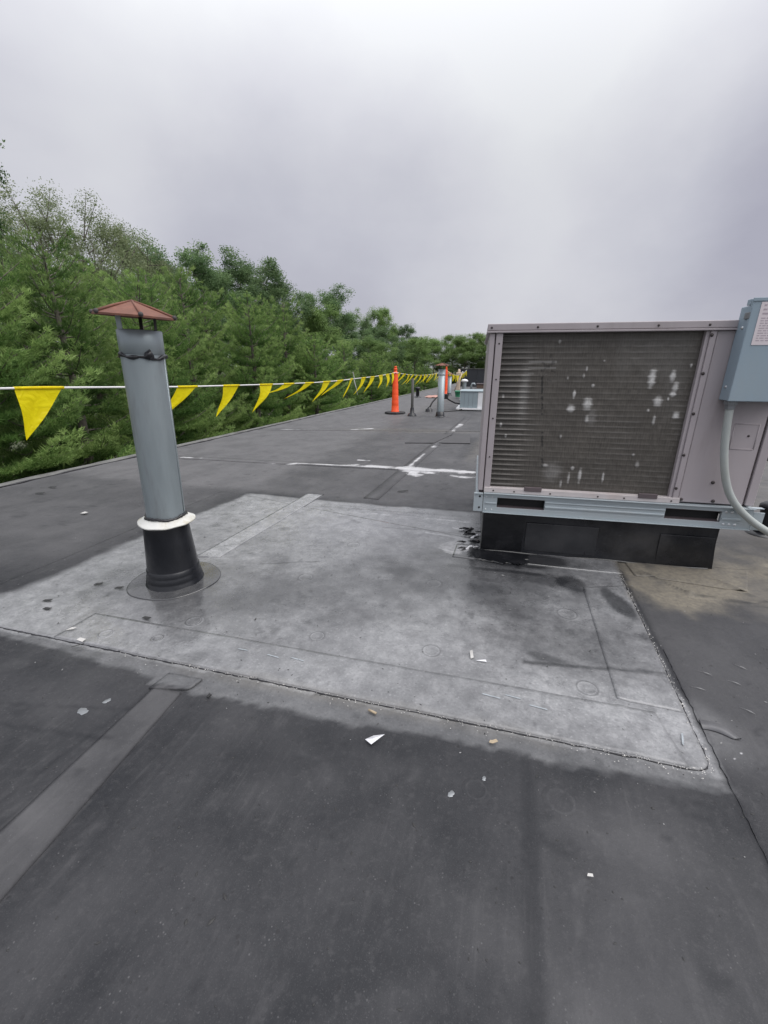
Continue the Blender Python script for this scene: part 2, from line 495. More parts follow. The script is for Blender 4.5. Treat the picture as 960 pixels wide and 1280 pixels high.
M['tan'] = mat('tan_scrap', (.36, .29, .20), .8, 0, .3)
M['bit'] = mat('dark_scrap', (.02, .02, .02), .6, 0, .2)
M['bluemark'] = mat('pale_blue_mark', (.27, .295, .315), .7, 0, .25, 60)
M['flash'] = mat('dull_edge_metal', (.14, .14, .135), .6, .2, .25, 4, dirt=(.06, .055, .05), dirt_amt=.8, dscale=2.2)
M['brick'] = mat('brown_wall', (.20, .13, .10), .8, 0, .2)
M['floor'] = mat('forest_floor', (.05, .062, .025), .9, 0, .4, .5, dirt=(.07, .055, .035), dirt_amt=.7, dscale=.3)
M['bark'] = mat('grey_brown_bark', (.12, .105, .09), .9, 0, .3, 8)
M['pink'] = mat('salmon_cloth', (.42, .24, .20), .8, 0, .1)
L_pine = leaf_mat('pine_needles', (.030, .072, .019), (.108, .202, .052), (.31, .43, .145), .45)  # young tips paler; ramp widened to put lit tips and dark gaps into colour
L_oak = leaf_mat('dark_oak_leaves', (.055, .105, .048), (.12, .195, .085), (.20, .28, .125), .42)
L_airy = leaf_mat('thin_pale_leaves', (.13, .17, .085), (.22, .27, .14), (.34, .38, .22), .45)
L_lite = leaf_mat('light_green_leaves', (.085, .155, .05), (.18, .28, .09), (.31, .42, .16), .45)

pn = bpy.data.materials.new('yellow_vinyl')
pn.use_nodes = True


def build_yellow(nt):
    L = nt.links.new
    b = nt.nodes['Principled BSDF']; b.inputs['Base Color'].default_value = (.86, .72, .004, 1); b.inputs['Roughness'].default_value = .4
    b.inputs['Specular IOR Level'].default_value = .3
    t = N(nt, 'ShaderNodeBsdfTranslucent'); t.inputs['Color'].default_value = (.9, .74, .004, 1)
    mx = N(nt, 'ShaderNodeMixShader'); mx.inputs[0].default_value = .45
    o = nt.nodes['Material Output']
    L(b.outputs[0], mx.inputs[1]); L(t.outputs[0], mx.inputs[2]); L(mx.outputs[0], o.inputs['Surface'])


def crease_yellow(nt):
    L = nt.links.new
    b = nt.nodes['Principled BSDF']
    tc = N(nt, 'ShaderNodeTexCoord')
    n = N(nt, 'ShaderNodeTexNoise'); n.inputs['Scale'].default_value = 14; n.inputs['Detail'].default_value = 4; n.inputs['Distortion'].default_value = 1.2
    L(tc.outputs['Object'], n.inputs['Vector'])
    bu = N(nt, 'ShaderNodeBump'); bu.inputs['Distance'].default_value = .02; bu.inputs['Strength'].default_value = .6
    L(n.outputs['Fac'], bu.inputs['Height']); L(bu.outputs[0], b.inputs['Normal'])
    r = N(nt, 'ShaderNodeValToRGB'); e = r.color_ramp.elements
    e[0].position = .3; e[0].color = (.80, .65, .006, 1); e[1].position = .65; e[1].color = (.95, .83, .012, 1)
    L(n.outputs['Fac'], r.inputs['Fac']); L(r.outputs['Color'], b.inputs['Base Color'])


build_yellow(pn.node_tree)
crease_yellow(pn.node_tree)
M['yellow'] = pn


# ------------------------------------------------------------------ roof: masks in metres on the roof
def edge_x(y):
    return -5.08 + .030 * (y - 2.9) * (1 - .25 * np.clip((y - 2.9) / 20, 0, 1.2))


def dseg(x, y, a, b):
    ax, ay = a; bx, by = b
    dx, dy = bx - ax, by - ay
    t = np.clip(((x - ax) * dx + (y - ay) * dy) / (dx * dx + dy * dy), 0, 1)
    return np.hypot(x - ax - t * dx, y - ay - t * dy), t


def blob(x, y, cx, cy, rx, ry, rot=0.0, n=.5, seed=60, soft=.35):
    c, s = math.cos(rot), math.sin(rot)
    u = ((x - cx) * c + (y - cy) * s) / rx; v = (-(x - cx) * s + (y - cy) * c) / ry
    d = np.hypot(u, v) + n * (fbm(x, y, 9, seed) - .5) * 2
    return 1 - sstep(1 - soft, 1 + soft, d)


PIPE = (-1.82, 1.80)


def masks(x, y):
    n1 = fbm(x, y, 3.0, 1); n2 = fbm(x, y, 11, 11); n3 = fbm(x, y, 28, 21, 3); n4 = fbm(x, y, .8, 31)
    # worn, chalky light zone around the pipe and in front of the unit
    yb = 1.065 + .055 * (x + 1) + .05 * (n2 - .5) + .03 * (n3 - .5)
    yb = np.where(x < -1.30, 1.085 + .03 * sstep(-1.3, -2.5, x) + .04 * (n2 - .5) + .03 * (n3 - .5), yb)
    xl = -2.50 + .25 * (n1 - .5) - .12 * sstep(3.2, 1.4, y)
    yt = 3.52 + .12 * (n1 - .5) + .10 * sstep(-1.5, .3, x)
    xr = .718 + .02 * (n2 - .5) + .022 * sstep(1.75, 1.3, y)
    chalk = sstep(0, .022, y - yb) * sstep(-.02, .10, x - xl) * (1 - sstep(-.03, .02, y - yt)) * (1 - sstep(-.012, .012, x - xr))
    chalk = chalk * (.66 + .22 * (n1 - .5) + .18 * (n2 - .5))
    chalk *= 1 - .55 * blob(x, y, -1.0, 1.9, .75, .35, .3, .8, 71, .8)
    chalk *= 1 - .45 * blob(x, y, .35, 1.85, .35, .22, .1, .9, 72, .7)
    chalk *= 1 - .55 * blob(x, y, -.15, 2.35, .55, .25, .0, .9, 73, .7)
    chalk *= 1 - .15 * (sstep(1.40, 1.36, y) * sstep(-1.3, .75, x))
    chalk *= np.where(y < 1.165 + .031 * (x + 1.6), .44, 1)
    chalk += .22 * blob(x, y, .45, 1.42, .35, .16, 0, .4, 74, .6)
    chalk += .30 * blob(x, y, -1.2, 3.1, 1.1, .35, 0, .6, 75, .8) * (chalk > .2)  # far part lightened in colour, standing in for grazing glare
    chalk += .16 * blob(x, y, -1.9, 1.33, .5, .12, 0, .5, 76, .8)
    # weaker wear elsewhere
    tone = .05 + .10 * sstep(.5, .75, n4)
    tone += .52 * sstep(-2.2, -3.0, x) * sstep(1.2, 2.2, y) + .55 * sstep(3.45, 3.75, y)
    tone += .30 * sstep(.72, .76, x) * sstep(1.0, 1.5, y)
    tone += .14 * sstep(.16, .19, x) * sstep(1.15, .9, y) + .10 * sstep(-1.15, -1.35, x) * sstep(1.2, .7, y)
    tone += .20 * np.exp(-((x + .88) / .10) ** 2) * (y < 1.1) * .8
    tone += .10 * blob(x, y, .45, .7, .35, .25, .4, .9, 81, .9) + .12 * blob(x, y, -.35, .62, .4, .18, .6, .9, 82, .9)
    tone = tone * (.75 + .5 * n1)
    d1 = (x - (-1.165 + .0 * y)) ; e0 = -1.21 - .043 * (y - .1); e1 = -1.02 - .115 * (y - .1)
    strip = sstep(-.004, .006, x - e0) * (1 - sstep(-.006, .004, x - e1)) * (y < 1.06)
    tone += strip * (.37 + .4 * (n2 - .5) - .25 * sstep(.55, .2, y) * 0)
    strip2 = sstep(-.01, .01, x - (-1.93 + .028 * (y - 2.1))) * (1 - sstep(-.008, .008, x - (-1.765 + .026 * (y - 2.14)))) * (y > 2.12) * (y < 3.66)
    chalk = np.maximum(chalk, strip2 * (1.0 + .4 * (n2 - .5)))
    tone += .10 * sstep(.35, .75, fbm(x, y, 2.1, 170)) * (y < 1.2) * fbm(x, y, 6, 175)
    tone = np.clip(tone, 0, 1)
    for cx_, cy_, rx_, ry_, ro_, k_ in ((-.55, .80, .30, .05, .5, .16), (.05, .62, .16, .06, -.3, .18), (-.15, .45, .12, .03, .6, .22), (.40, .95, .2, .05, .2, .12), (-.75, .55, .2, .05, .9, .14), (.30, .60, .05, .12, .1, .15), (-1.55, .95, .16, .10, .1, .16), (-.35, .98, .4, .04, .05, .12)):
        tone = tone + .55 * k_ * blob(x, y, cx_, cy_, rx_, ry_, ro_, .8, 180, .7)
    tone = np.clip(tone + .16 * np.exp(-((fbm(x, y, 1.9, 185, 4) - .52) / .012) ** 2) * sstep(.45, .7, n2) * (y < 1.1), 0, 1)
    dark = .0 * x
    dark += .55 * blob(x, y, -.55, .95, .35, .09, .2, .8, 90, .8) * .5
    # sealant blotches, scuffs, and dark lines along seams and wrinkles
    dark += .75 * blob(x, y, .640, 2.26, .050, .16, .25, .45, 91, .2) + .7 * blob(x, y, .42, 2.44, .075, .075, 0, .6, 92, .25)
    dark += .5 * blob(x, y, .24, 1.68, .10, .028, -.2, .6, 93, .4) + .45 * blob(x, y, .70, 1.97, .02, .035, .2, .6, 94, .4)
    dark += .5 * blob(x, y, -.56, 2.30, .12, .07, .1, .8, 95, .5) + .35 * blob(x, y, -.05, 2.22, .14, .06, 0, .9, 96, .5)
    dark += .45 * blob(x, y, .2, 2.45, .20, .09, 0, .9, 97, .5) + .35 * blob(x, y, .1, 2.05, .2, .1, 0, .9, 98, .6)
    dark += .35 * blob(x, y, -1.22, 1.24, .07, .05, .3, .5, 99, .4)
    dark += .50 * blob(x, y, .15, 2.66, .5, .10, .08, .5, 100, .6) + .95 * blob(x, y, .10, 2.695, .30, .115, 0.06, .22, 101, .22)  # wet sealant by the curb, with the curb's dark reflection painted in
    for a, b_, w, s in (((1.04, 2.49), (1.9, 2.41), .007, .6), ((.86, 2.69), (1.04, 2.49), .006, .5), ((1.26, 2.71), (1.42, 2.49), .006, .45), ((1.56, 2.94), (1.95, 2.61), .007, .5), ((-.30, 2.47), (.25, 2.50), .02, .5), ((.15, 1.625), (.72, 1.715), .010, .65), ((-1.64, .74), (-1.21, .80), .008, .45),
                        ((-1.74, .81), (-1.25, .93), .006, .35), ((-1.46, 2.13), (-1.12, 2.28), .008, .5), ((.25, 1.145), (.70, 1.19), .012, .45),
                        ((.735, 2.7), (.735, .6), .012, .5), ((.145, 1.12), (.155, .2), .016, .40), ((-1.33, .50), (-1.25, 1.05), .008, .35),
                        ((-1.05, 1.02), (-.93, .40), .006, .3), ((-2.2, 2.0), (-1.75, 2.4), .006, .3), ((-.9, 3.0), (-.3, 3.05), .01, .35), ((-1.6, 3.35), (-.35, 3.45), .012, .35)):
        d, t = dseg(x, y, a, b_)
        dark += s * (1 - sstep(w * .4, w * 1.6, d + .012 * (n3 - .5)))
    dark += .6 * sstep(.70, .80, fbm(x, y, 16, 120)) * sstep(.35, .5, n1) * .6
    # damp sheen round the pipe and the curb
    wet = .9 * blob(x, y, PIPE[0] + .10, PIPE[1] - .18, .50, .42, -.3, .3, 110, .6)
    wet = np.maximum(wet, .95 * blob(x, y, -.15, 2.72, .85, .42, 0, .35, 111, .5))
    wet = np.maximum(wet, .6 * blob(x, y, -.4, 2.3, 1.0, .55, 0, .5, 112, .7))
    wet = np.maximum(wet, .55 * blob(x, y, -1.1, 2.9, 1.2, .7, 0, .5, 113, .8))
    wet = np.maximum(wet, .25 * chalk)
    wet = np.maximum(wet, 1.0 * blob(x, y, PIPE[0] + .12, PIPE[1] - .16, .30, .24, -.75, .12, 114, .3))
    wet = np.maximum(wet, blob(x, y, .12, 2.68, .45, .16, .05, .3, 115, .4))
    wet = np.clip(wet + .12 * (n2 - .5), 0, 1)
    # pale yellowish silt by the right end of the curb
    dust = 1.1 * blob(x, y, 1.02, 2.62, .34, .26, .12, .45, 130, .5) + .5 * blob(x, y, 1.6, 2.85, .55, .35, .1, .5, 131, .7)
    dust += .18 * sstep(.76, .9, x) * sstep(2.2, 3.2, y)
    dust *= (.4 + 1.3 * sstep(.25, .8, .5 * n2 + .5 * fbm(x, y, 5.5, 133)))
    dust *= sstep(.69, .75, x + .10 * (n2 - .5))
    dust += .25 * blob(x, y, -.55, 1.20, .7, .03, .03, .6, 132, .8)
    # white brushed sealant
    white = 0 * x
    for a, b_, w0, w1 in (((-4.35, 4.77), (-2.95, 4.80), .006, .02), ((-2.95, 4.80), (-1.9, 4.98), .03, .06), ((-1.9, 4.98), (-1.0, 5.05), .06, .14), ((-1.05, 5.02), (-.40, 5.06), .14, .08),
                          ((-1.2, 5.0), (-1.02, 4.72), .10, .05), ((-.62, 4.85), (-.45, 4.80), .05, .03), ((-1.22, 5.2), (-1.15, 6.4), .035, .02), ((-1.16, 6.6), (-1.14, 6.9), .06, .03), ((-1.12, 8.2), (-1.09, 9.6), .015, .07),
                          ((-4.5, 7.6), (-3.0, 8.05), .006, .008), ((-3.1, 8.0), (-2.75, 8.35), .03, .06), ((-2.8, 8.17), (-1.6, 8.32), .004, .004), ((-1.95, 5.35), (-1.8, 5.36), .035, .02),
                          ((-1.1, 3.30), (-.25, 3.33), .006, .02), ((-.55, 2.98), (-.28, 2.95), .015, .03), ((-.42, 2.72), (-.25, 2.66), .006, .015), ((-.36, 3.15), (-.22, 3.12), .02, .04)):
        d, t = dseg(x, y, a, b_)
        w = (w0 + (w1 - w0) * t)
        str_ = fbm(x * .25, y, 26, 155, 3) - .5
        white = np.maximum(white, (.60 + .35 * str_ + .2 * (n3 - .5)) * (1 - sstep(w * .3, w * 1.7, d + .08 * w * 0 + .07 * (n2 - .5) * min(1, 12 * max(w0, w1)) + .03 * (n3 - .5))))
    for cx_, cy_, rx_, ry_, k_ in ((-1.05, 4.99, .28, .17, .62), (-.62, 5.08, .34, .10, .62), (-1.5, 5.06, .42, .065, .58), (-1.04, 4.78, .12, .10, .54), (-.50, 4.83, .18, .07, .50), (-2.3, 4.92, .5, .035, .55), (-1.85, 4.99, .25, .04, .55)):
        white = np.maximum(white, (k_ + .22 * (n3 - .5)) * blob(x, y, cx_, cy_, rx_, ry_, .05, .9, 141, .6))
    white = np.maximum(white, .50 * blob(x, y, -.30, 2.85, .10, .22, 0, .8, 140, .5))
    white = np.maximum(white, .56 * sstep(.71, .74, fbm(x, y, 34, 150, 3)) * sstep(.76, .8, x) * (1 - sstep(.9, 1.25, x)) * (y < 1.4))
    # leak-stained patch by the far left of the curb, and the two dark walkway pads
    dark += .35 * blob(x, y, -.62, 6.9, .12, 1.0, 0, .5, 160, .4)
    dust += .22 * blob(x, y, -.45, 6.9, .15, 1.1, 0, .5, 161, .5)
    dust += .20 * blob(x, y, -2.0, 8.3, 1.2, .25, .15, .6, 162, .7)
    m1 = np.stack([np.clip(chalk, 0, 1), wet, np.clip(dust, 0, 1)], -1)
    m2 = np.stack([np.clip(white, 0, 1), np.clip(dark, 0, .9), tone], -1)
    return m1, m2


def height(x, y):
    h = .010 * (fbm(x, y, 1.3, 40, 3) - .5) + .004 * (fbm(x, y, 7, 45, 3) - .5)
    for a, b_, w, s in (((.48, 2.4), (.49, 1.2), .02, .004), ((.145, 1.12), (.155, .0), .03, -.004), ((-.95, 1.0), (-.87, .3), .03, .003),
                        ((.2, 1.13), (.72, 1.2), .02, -.004), ((.85, 2.70), (1.04, 2.50), .018, .014), ((1.04, 2.50), (1.9, 2.42), .016, .014), ((1.25, 2.72), (1.42, 2.50), .02, .012), ((1.55, 2.95), (1.95, 2.62), .025, .016), ((1.6, 3.2), (2.2, 2.95), .03, .014)):
        d, t = dseg(x, y, a, b_)
        h = h + s * np.exp(-(d / w) ** 2)
    return h


def H1(x, y):
    return float(height(np.array([x], float), np.array([y], float))[0])


def sheet(name, X, Y, off, parent=None, skirt=.006):
    """a membrane sheet over grid coordinate arrays X, Y (nx, ny), lying `off` above the roof, with a skirt down its edge"""
    nx, ny = X.shape
    Z = height(X, Y) + off
    V = np.stack([X, Y, Z], -1).reshape(-1, 3)
    F = grid_faces(nx, ny)
    m1, m2 = masks(X.ravel(), Y.ravel())
    loop = [i * ny for i in range(nx)] + [(nx - 1) * ny + j for j in range(1, ny)] + [i * ny + ny - 1 for i in range(nx - 2, -1, -1)] + [j for j in range(ny - 2, 0, -1)]
    loop = np.array(loop)
    low = V[loop].copy(); low[:, 2] -= skirt
    b = len(V); n = len(loop)
    k = np.arange(n); k2 = (k + 1) % n
    SF = np.stack([loop[k2], loop[k], b + k, b + k2], 1)
    V = np.concatenate([V, low]); F = np.concatenate([F, SF])
    m1 = np.concatenate([m1, m1[loop]]); m2 = np.concatenate([m2, m2[loop]])
    me = np_mesh(name, V, F, M_roof, {'m1': m1, 'm2': m2}, True)
    o = bpy.data.objects.new(name, me)
    return link(o, parent)


def quad_sheet(name, c, off, res=.015, parent=None, rnd=None):
    c = [np.array(p, float) for p in c]     # corners: 00, 10, 11, 01
    nx = max(3, int(max(np.linalg.norm(c[1] - c[0]), np.linalg.norm(c[2] - c[3])) / res)); ny = max(3, int(max(np.linalg.norm(c[3] - c[0]), np.linalg.norm(c[2] - c[1])) / res))
    u, v = np.meshgrid(np.linspace(0, 1, nx), np.linspace(0, 1, ny), indexing='ij')
    if rnd:      # round the 10 corner
        lx = np.linalg.norm(c[1] - c[0]); ly = np.linalg.norm(c[2] - c[1])
        a = (1 - u) * lx; b = v * ly
        px = np.clip(rnd - a, 0, None); py = np.clip(rnd - b, 0, None)
        ins = (px > 0) & (py > 0)
        f = np.where(ins, np.maximum(px, py) / np.maximum(np.hypot(px, py), 1e-9), 1)
        px2, py2 = px * f, py * f
        u = np.where(ins, 1 - (rnd - px2) / lx, u); v = np.where(ins, (rnd - py2) / ly, v)
    P = (c[0] * ((1 - u) * (1 - v))[..., None] + c[1] * (u * (1 - v))[..., None] + c[2] * (u * v)[..., None] + c[3] * ((1 - u) * v)[..., None])
    return sheet(name, P[..., 0], P[..., 1], off, parent)


def build_roof():
    xs = np.concatenate([np.arange(-5.08, -3, .05), np.arange(-3, 1.2, .015), np.arange(1.2, 4, .05), np.arange(4, 24.1, 1.0)])
    ys = np.concatenate([np.arange(-7, 0.1, .5), np.arange(.1, 3.8, .015), np.arange(3.8, 9.6, .035), np.arange(9.6, 34.1, .35)])
    X, Y = np.meshgrid(xs, ys, indexing='ij')
    ex = edge_x(Y)
    X = np.where(X < -3, -3 + (X + 3) * (ex + 3) / (-5.08 + 3), X)
    m1, m2 = masks(X.ravel(), Y.ravel())
    V = np.stack([X, Y, height(X, Y)], -1).reshape(-1, 3)
    me = np_mesh('roof_membrane', V, grid_faces(*X.shape), M_roof, {'m1': m1, 'm2': m2}, True)
    roof = link(bpy.data.objects.new('roof_membrane', me))
    tag(roof, kind='structure')
    # big patch with its two edge strips
    patch = quad_sheet('roof_patch', [(-2.75, 1.145), (.705, 1.245), (.715, 2.78), (-2.75, 3.50)], .0045, .015, roof, .055)
    quad_sheet('cover_strip', [(-1.95, 1.172), (.64, 1.247), (.60, 1.47), (-1.95, 1.385)], .0078, .015, patch)
    quad_sheet('cover_strip', [(.48, 1.50), (.700, 1.50), (.708, 2.50), (.475, 2.40)], .0078, .015, patch)
    quad_sheet('cover_strip', [(-1.93, 2.10), (-1.765, 2.14), (-1.725, 3.70), (-1.885, 3.66)], .0078, .015, patch)
    quad_sheet('cover_strip', [(-1.21, .10), (-1.02, .10), (-1.13, 1.05), (-1.255, 1.045)], .005, .015, roof)
    quad_sheet('cover_strip', [(-1.265, 1.03), (-1.11, 1.07), (-1.10, 1.135), (-1.255, 1.125)], .009, .012, roof, .02)
    quad_sheet('cover_strip', [(-1.31, 3.7), (-1.16, 3.7), (-1.02, 11), (-1.17, 11)], .005, .05, roof)
    quad_sheet('cover_strip', [(-5.0, 4.62), (-.3, 5.0), (-.3, 5.18), (-5.0, 4.80)], .006, .05, roof)
    quad_sheet('cover_strip', [(-4.85, 7.45), (-.3, 8.65), (-.3, 8.85), (-4.85, 7.65)], .006, .05, roof)
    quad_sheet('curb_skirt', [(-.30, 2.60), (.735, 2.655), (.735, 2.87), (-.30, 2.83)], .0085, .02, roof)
    quad_sheet('curb_skirt', [(.80, 2.66), (1.36, 2.62), (1.50, 2.95), (.78, 2.88)], .0065, .015, roof)
    # black brushed sealant coat in front of the near left corner of the curb
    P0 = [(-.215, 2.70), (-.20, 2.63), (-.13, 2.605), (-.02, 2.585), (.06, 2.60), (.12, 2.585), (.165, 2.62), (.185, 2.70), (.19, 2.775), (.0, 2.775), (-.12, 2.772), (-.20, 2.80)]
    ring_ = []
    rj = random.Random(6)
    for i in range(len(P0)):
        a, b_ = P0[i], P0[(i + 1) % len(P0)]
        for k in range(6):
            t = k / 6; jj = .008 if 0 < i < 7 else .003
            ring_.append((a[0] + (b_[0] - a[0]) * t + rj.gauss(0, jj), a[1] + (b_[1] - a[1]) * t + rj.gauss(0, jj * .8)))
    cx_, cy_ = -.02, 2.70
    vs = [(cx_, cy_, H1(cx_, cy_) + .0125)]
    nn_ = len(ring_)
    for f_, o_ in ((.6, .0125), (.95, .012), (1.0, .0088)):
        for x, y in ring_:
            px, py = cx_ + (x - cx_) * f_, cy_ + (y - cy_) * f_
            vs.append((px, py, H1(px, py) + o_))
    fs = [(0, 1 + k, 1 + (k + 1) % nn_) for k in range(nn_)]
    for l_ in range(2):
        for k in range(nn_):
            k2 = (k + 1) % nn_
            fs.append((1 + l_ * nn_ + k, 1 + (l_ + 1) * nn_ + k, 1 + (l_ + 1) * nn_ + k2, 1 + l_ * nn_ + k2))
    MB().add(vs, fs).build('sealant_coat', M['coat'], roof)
    # black lap sealant along the patch edge
    mb = MB()

    def bead(pts, r):
        P = []
        for i in range(len(pts) - 1):
            a, b = Vector((*pts[i], 0)), Vector((*pts[i + 1], 0)); n = max(2, int((b - a).length / .02))
            for k in range(n):
                p = a.lerp(b, k / n); P.append((p.x + random.gauss(0, .0014), p.y + random.gauss(0, .0014)))
        P.append(pts[-1])
        mb.tube([(p[0], p[1], H1(*p) + .002) for p in P], [r * random.uniform(.5, 1.25) for _ in P], 6)
    bead([(-2.45, 1.152), (-1.25, 1.187), (.655, 1.243), (.698, 1.262), (.707, 1.30), (.712, 1.9), (.719, 2.62)], .0027)
    bead([(-1.95, 1.386), (.30, 1.458)], .0016)
    bead([(.735, .40), (.738, 1.2), (.745, 1.9)], .0014)
    mb.build('lap_sealant', M['mastic'], patch)
    # pale grit stuck along the sealant
    rs = np.random.default_rng(3)
    V = []; F = []
    for i in range(640):
        if i < 390:
            t = rs.random() ** .6; x = -1.6 + 2.3 * t; y = 1.176 + (x + 1.6) * .030 + rs.normal(0, .006) - abs(rs.normal(0, .02)) * (rs.random() < .3)
        else:
            t = rs.random(); y = 1.25 + 1.4 * t; x = .708 + .010 * t + rs.normal(0, .006)
        s = rs.uniform(.0008, .0022) * (1.6 if rs.random() < .06 else 1); z = H1(x, y) + .006
        b = len(V)
        V += [(x - s, y - s * .6, z), (x + s, y - s * .8, z), (x + s * .3, y + s, z), (x, y, z + s * 1.3)]
        F += [(b, b + 1, b + 3), (b + 1, b + 2, b + 3), (b + 2, b, b + 3)]
    me = np_mesh('sealant_grit', np.array(V), np.array(F), M['paper'])
    tag(link(bpy.data.objects.new('sealant_grit', me), patch), kind='stuff')
    V = []; F = []
    for i in range(1500):
        y = .25 + 4.6 * rs.random() ** 1.5; x = rs.uniform(-2.2 - .4 * y, .7 + .35 * y)
        if -.2 < x < 1.5 and y > 2.6: continue
        s = rs.uniform(.0010, .0026) * (1.8 if rs.random() < .05 else 1); z = H1(x, y) + (.0085 if y > 1.2 and x < .72 else .001)
        an = rs.uniform(0, 6.28); lx = s * rs.uniform(1, 3.2)
        c_, s_ = math.cos(an), math.sin(an)
        b = len(V)
        V += [(x - lx * c_, y - lx * s_, z), (x - s * s_, y + s * c_, z), (x + lx * c_, y + lx * s_, z), (x + s * s_, y - s * c_, z), (x, y, z + s)]
        F += [(b, b + 4, b + 1), (b + 1, b + 4, b + 2), (b + 2, b + 4, b + 3), (b + 3, b + 4, b)]
    V = np.array(V); F = np.array(F)
    half = (np.arange(len(F)) // 4) % 3 == 0
    for nm, sel, mm in (('pale_grit', half, M['pad2']), ('dark_grit', ~half, M['bit'])):
        fi = F[sel]
        if nm == 'pale_grit': fi = fi[V[fi[:, 0], 1] > .95]
        u, inv = np.unique(fi, return_inverse=True)
        tag(link(bpy.data.objects.new(nm, np_mesh(nm, V[u], inv.reshape(fi.shape), mm)), roof), kind='stuff')
    # fastener plates that show through the sheet
    for (x, y, r) in ((-.78, 1.53, .040), (-.25, 1.58, .046), (.38, 1.53, .046), (-1.42, 1.47, .044), (.36, 2.08, .055), (-1.48, 1.30, .030), (-1.74, 1.26, .034),
                      (.24, 1.01, .050), (.0, .975, .040), (-1.1, 2.05, .05), (-.35, 2.2, .05), (-1.0, 2.6, .05)):
        on = x > -2 and y > 1.2
        rr = np.array([0, .30, .62, .74, .86, .96, 1.10]) * r
        zz = np.array([.0012, .0014, .0010, .0034, .0008, .0020, -.0012]) * (1.0 if on else .7)
        n = 36
        a = np.linspace(0, 2 * np.pi, n, endpoint=False)
        X = x + rr[:, None] * np.cos(a)[None]; Y2 = y + rr[:, None] * np.sin(a)[None] * 1.0
        base = .0085 if (on and y < 1.45 and x < .6) else (.0047 if on else .0006)
        Z = height(X, Y2) + base + zz[:, None]
        V = np.stack([X, Y2, Z], -1).reshape(-1, 3)
        i, j = np.meshgrid(np.arange(len(rr) - 1), np.arange(n), indexing='ij')
        j2 = (j + 1) % n
        F = np.stack([(i * n + j).ravel(), ((i + 1) * n + j).ravel(), ((i + 1) * n + j2).ravel(), (i * n + j2).ravel()], 1)
        m1, m2 = masks(V[:, 0], V[:, 1])
        ring = np.repeat(np.array([.0, .06, .08, -.25, .45, .06, 0]), n)
        m2[:, 1] = np.clip(m2[:, 1] + np.clip(ring, 0, 1) * (1.0 if on else .10), 0, .9)
        m1[:, 0] = np.clip(m1[:, 0] + np.clip(-ring, 0, 1) * (.7 if on else .12), 0, 1)
        me = np_mesh('fastener_plate', V, F, M_roof, {'m1': m1, 'm2': m2}, True)
        link(bpy.data.objects.new('fastener_plate', me), patch if on else roof)
    # pale blue layout dashes
    for x, y, l, a in ((-.90, 1.34, .030, -.1), (-.79, 1.352, .034, -.1), (-1.05, 1.34, .026, 0), (.02, 1.372, .036, -.1), (.19, 1.365, .034, -.1), (.10, 1.392, .03, -.1), (.655, 1.36, .03, 1.3)):
        q = []
        w = .0036
        for sx, sy in ((-l, -w), (l, -w * .6), (l * .9, w), (-l * .8, w * .7)):
            px = x + sx * math.cos(a) - sy * math.sin(a); py = y + sx * math.sin(a) + sy * math.cos(a)
            q.append((px, py, H1(px, py) + .0098))
        MB().add(q, [(0, 1, 2, 3)]).build('paint_dash', M['bluemark'], patch)
    # two dark walkway pads far back and torn flap near the right edge of the patch
    for c in ([(-1.68, 6.82), (-1.22, 6.96), (-1.06, 8.00), (-1.45, 7.86)], [(-1.14, 7.0), (-.64, 7.10), (-.74, 8.12), (-1.0, 8.02)]):
        mb = MB()
        b = [(x, y, .004) for x, y in c]; t = [(x, y, .014) for x, y in c]
        mb.add(b + t, [(4, 5, 6, 7), (0, 1, 5, 4), (1, 2, 6, 5), (2, 3, 7, 6), (3, 0, 4, 7)]).build('walkway_pad', M['pad'], roof)
    mb = MB()
    nn = 12; vs = []; fs = []
    for i in range(nn + 1):
        t = i / nn
        x = .742 + .105 * t; y = 1.475 - .055 * t * t; w = .034 * (1 - t) ** .6 + .003; z = H1(x, y) + .004 + .020 * math.sin(math.pi * min(1, t * 1.15)) * t
        vs += [(x, y, z + .006), (x - .02 * t, y - w, H1(x, y - w) + .004), (x, y, z), (x - .02 * t, y - w, H1(x, y - w) + .0015)]
    for i in range(nn):
        a = i * 4; b = a + 4
        fs += [(a, a + 1, b + 1, b), (a + 2, b + 2, b + 3, a + 3), (a, b, b + 2, a + 2), (a + 1, a + 3, b + 3, b + 1)]
    mb.add(vs, fs, True).build('torn_flap', M['flapgrey'], roof)
    # building under the roof, its edge metal
    b = MB()
    ys2 = list(np.arange(-7, 34.1, 1.0))
    vs = []; fs = []
    for y in ys2:
        vs += [(float(edge_x(np.array(y))) + .03, y, -.03), (float(edge_x(np.array(y))) + .03, y, -4.5)]
    for i in range(len(ys2) - 1):
        fs.append((2 * i, 2 * i + 1, 2 * i + 3, 2 * i + 2))
    xe = float(edge_x(np.array(34.0))) + .03; xe0 = float(edge_x(np.array(-7.0))) + .03
    k = len(vs)
    vs += [(24, 34, -.03), (24, 34, -4.5), (24, -7, -.03), (24, -7, -4.5)]
    e = 2 * (len(ys2) - 1)
    fs += [(e, e + 1, k + 1, k), (k, k + 1, k + 3, k + 2), (k + 2, k + 3, 1, 0)]
    b.add(vs, fs).build('building_wall', M['brick'], None)['kind'] = 'structure'
    b = MB()
    rs = random.Random(4)
    segs = []
    yy = -7.0
    while yy < 34:
        segs.append((yy, min(34, yy + 3.0))); yy += 3.0
    edge = empty('roof_edge', (0, 0, 0), 'thin dull metal drip edge along the left edge of the roof', 'roof edge')
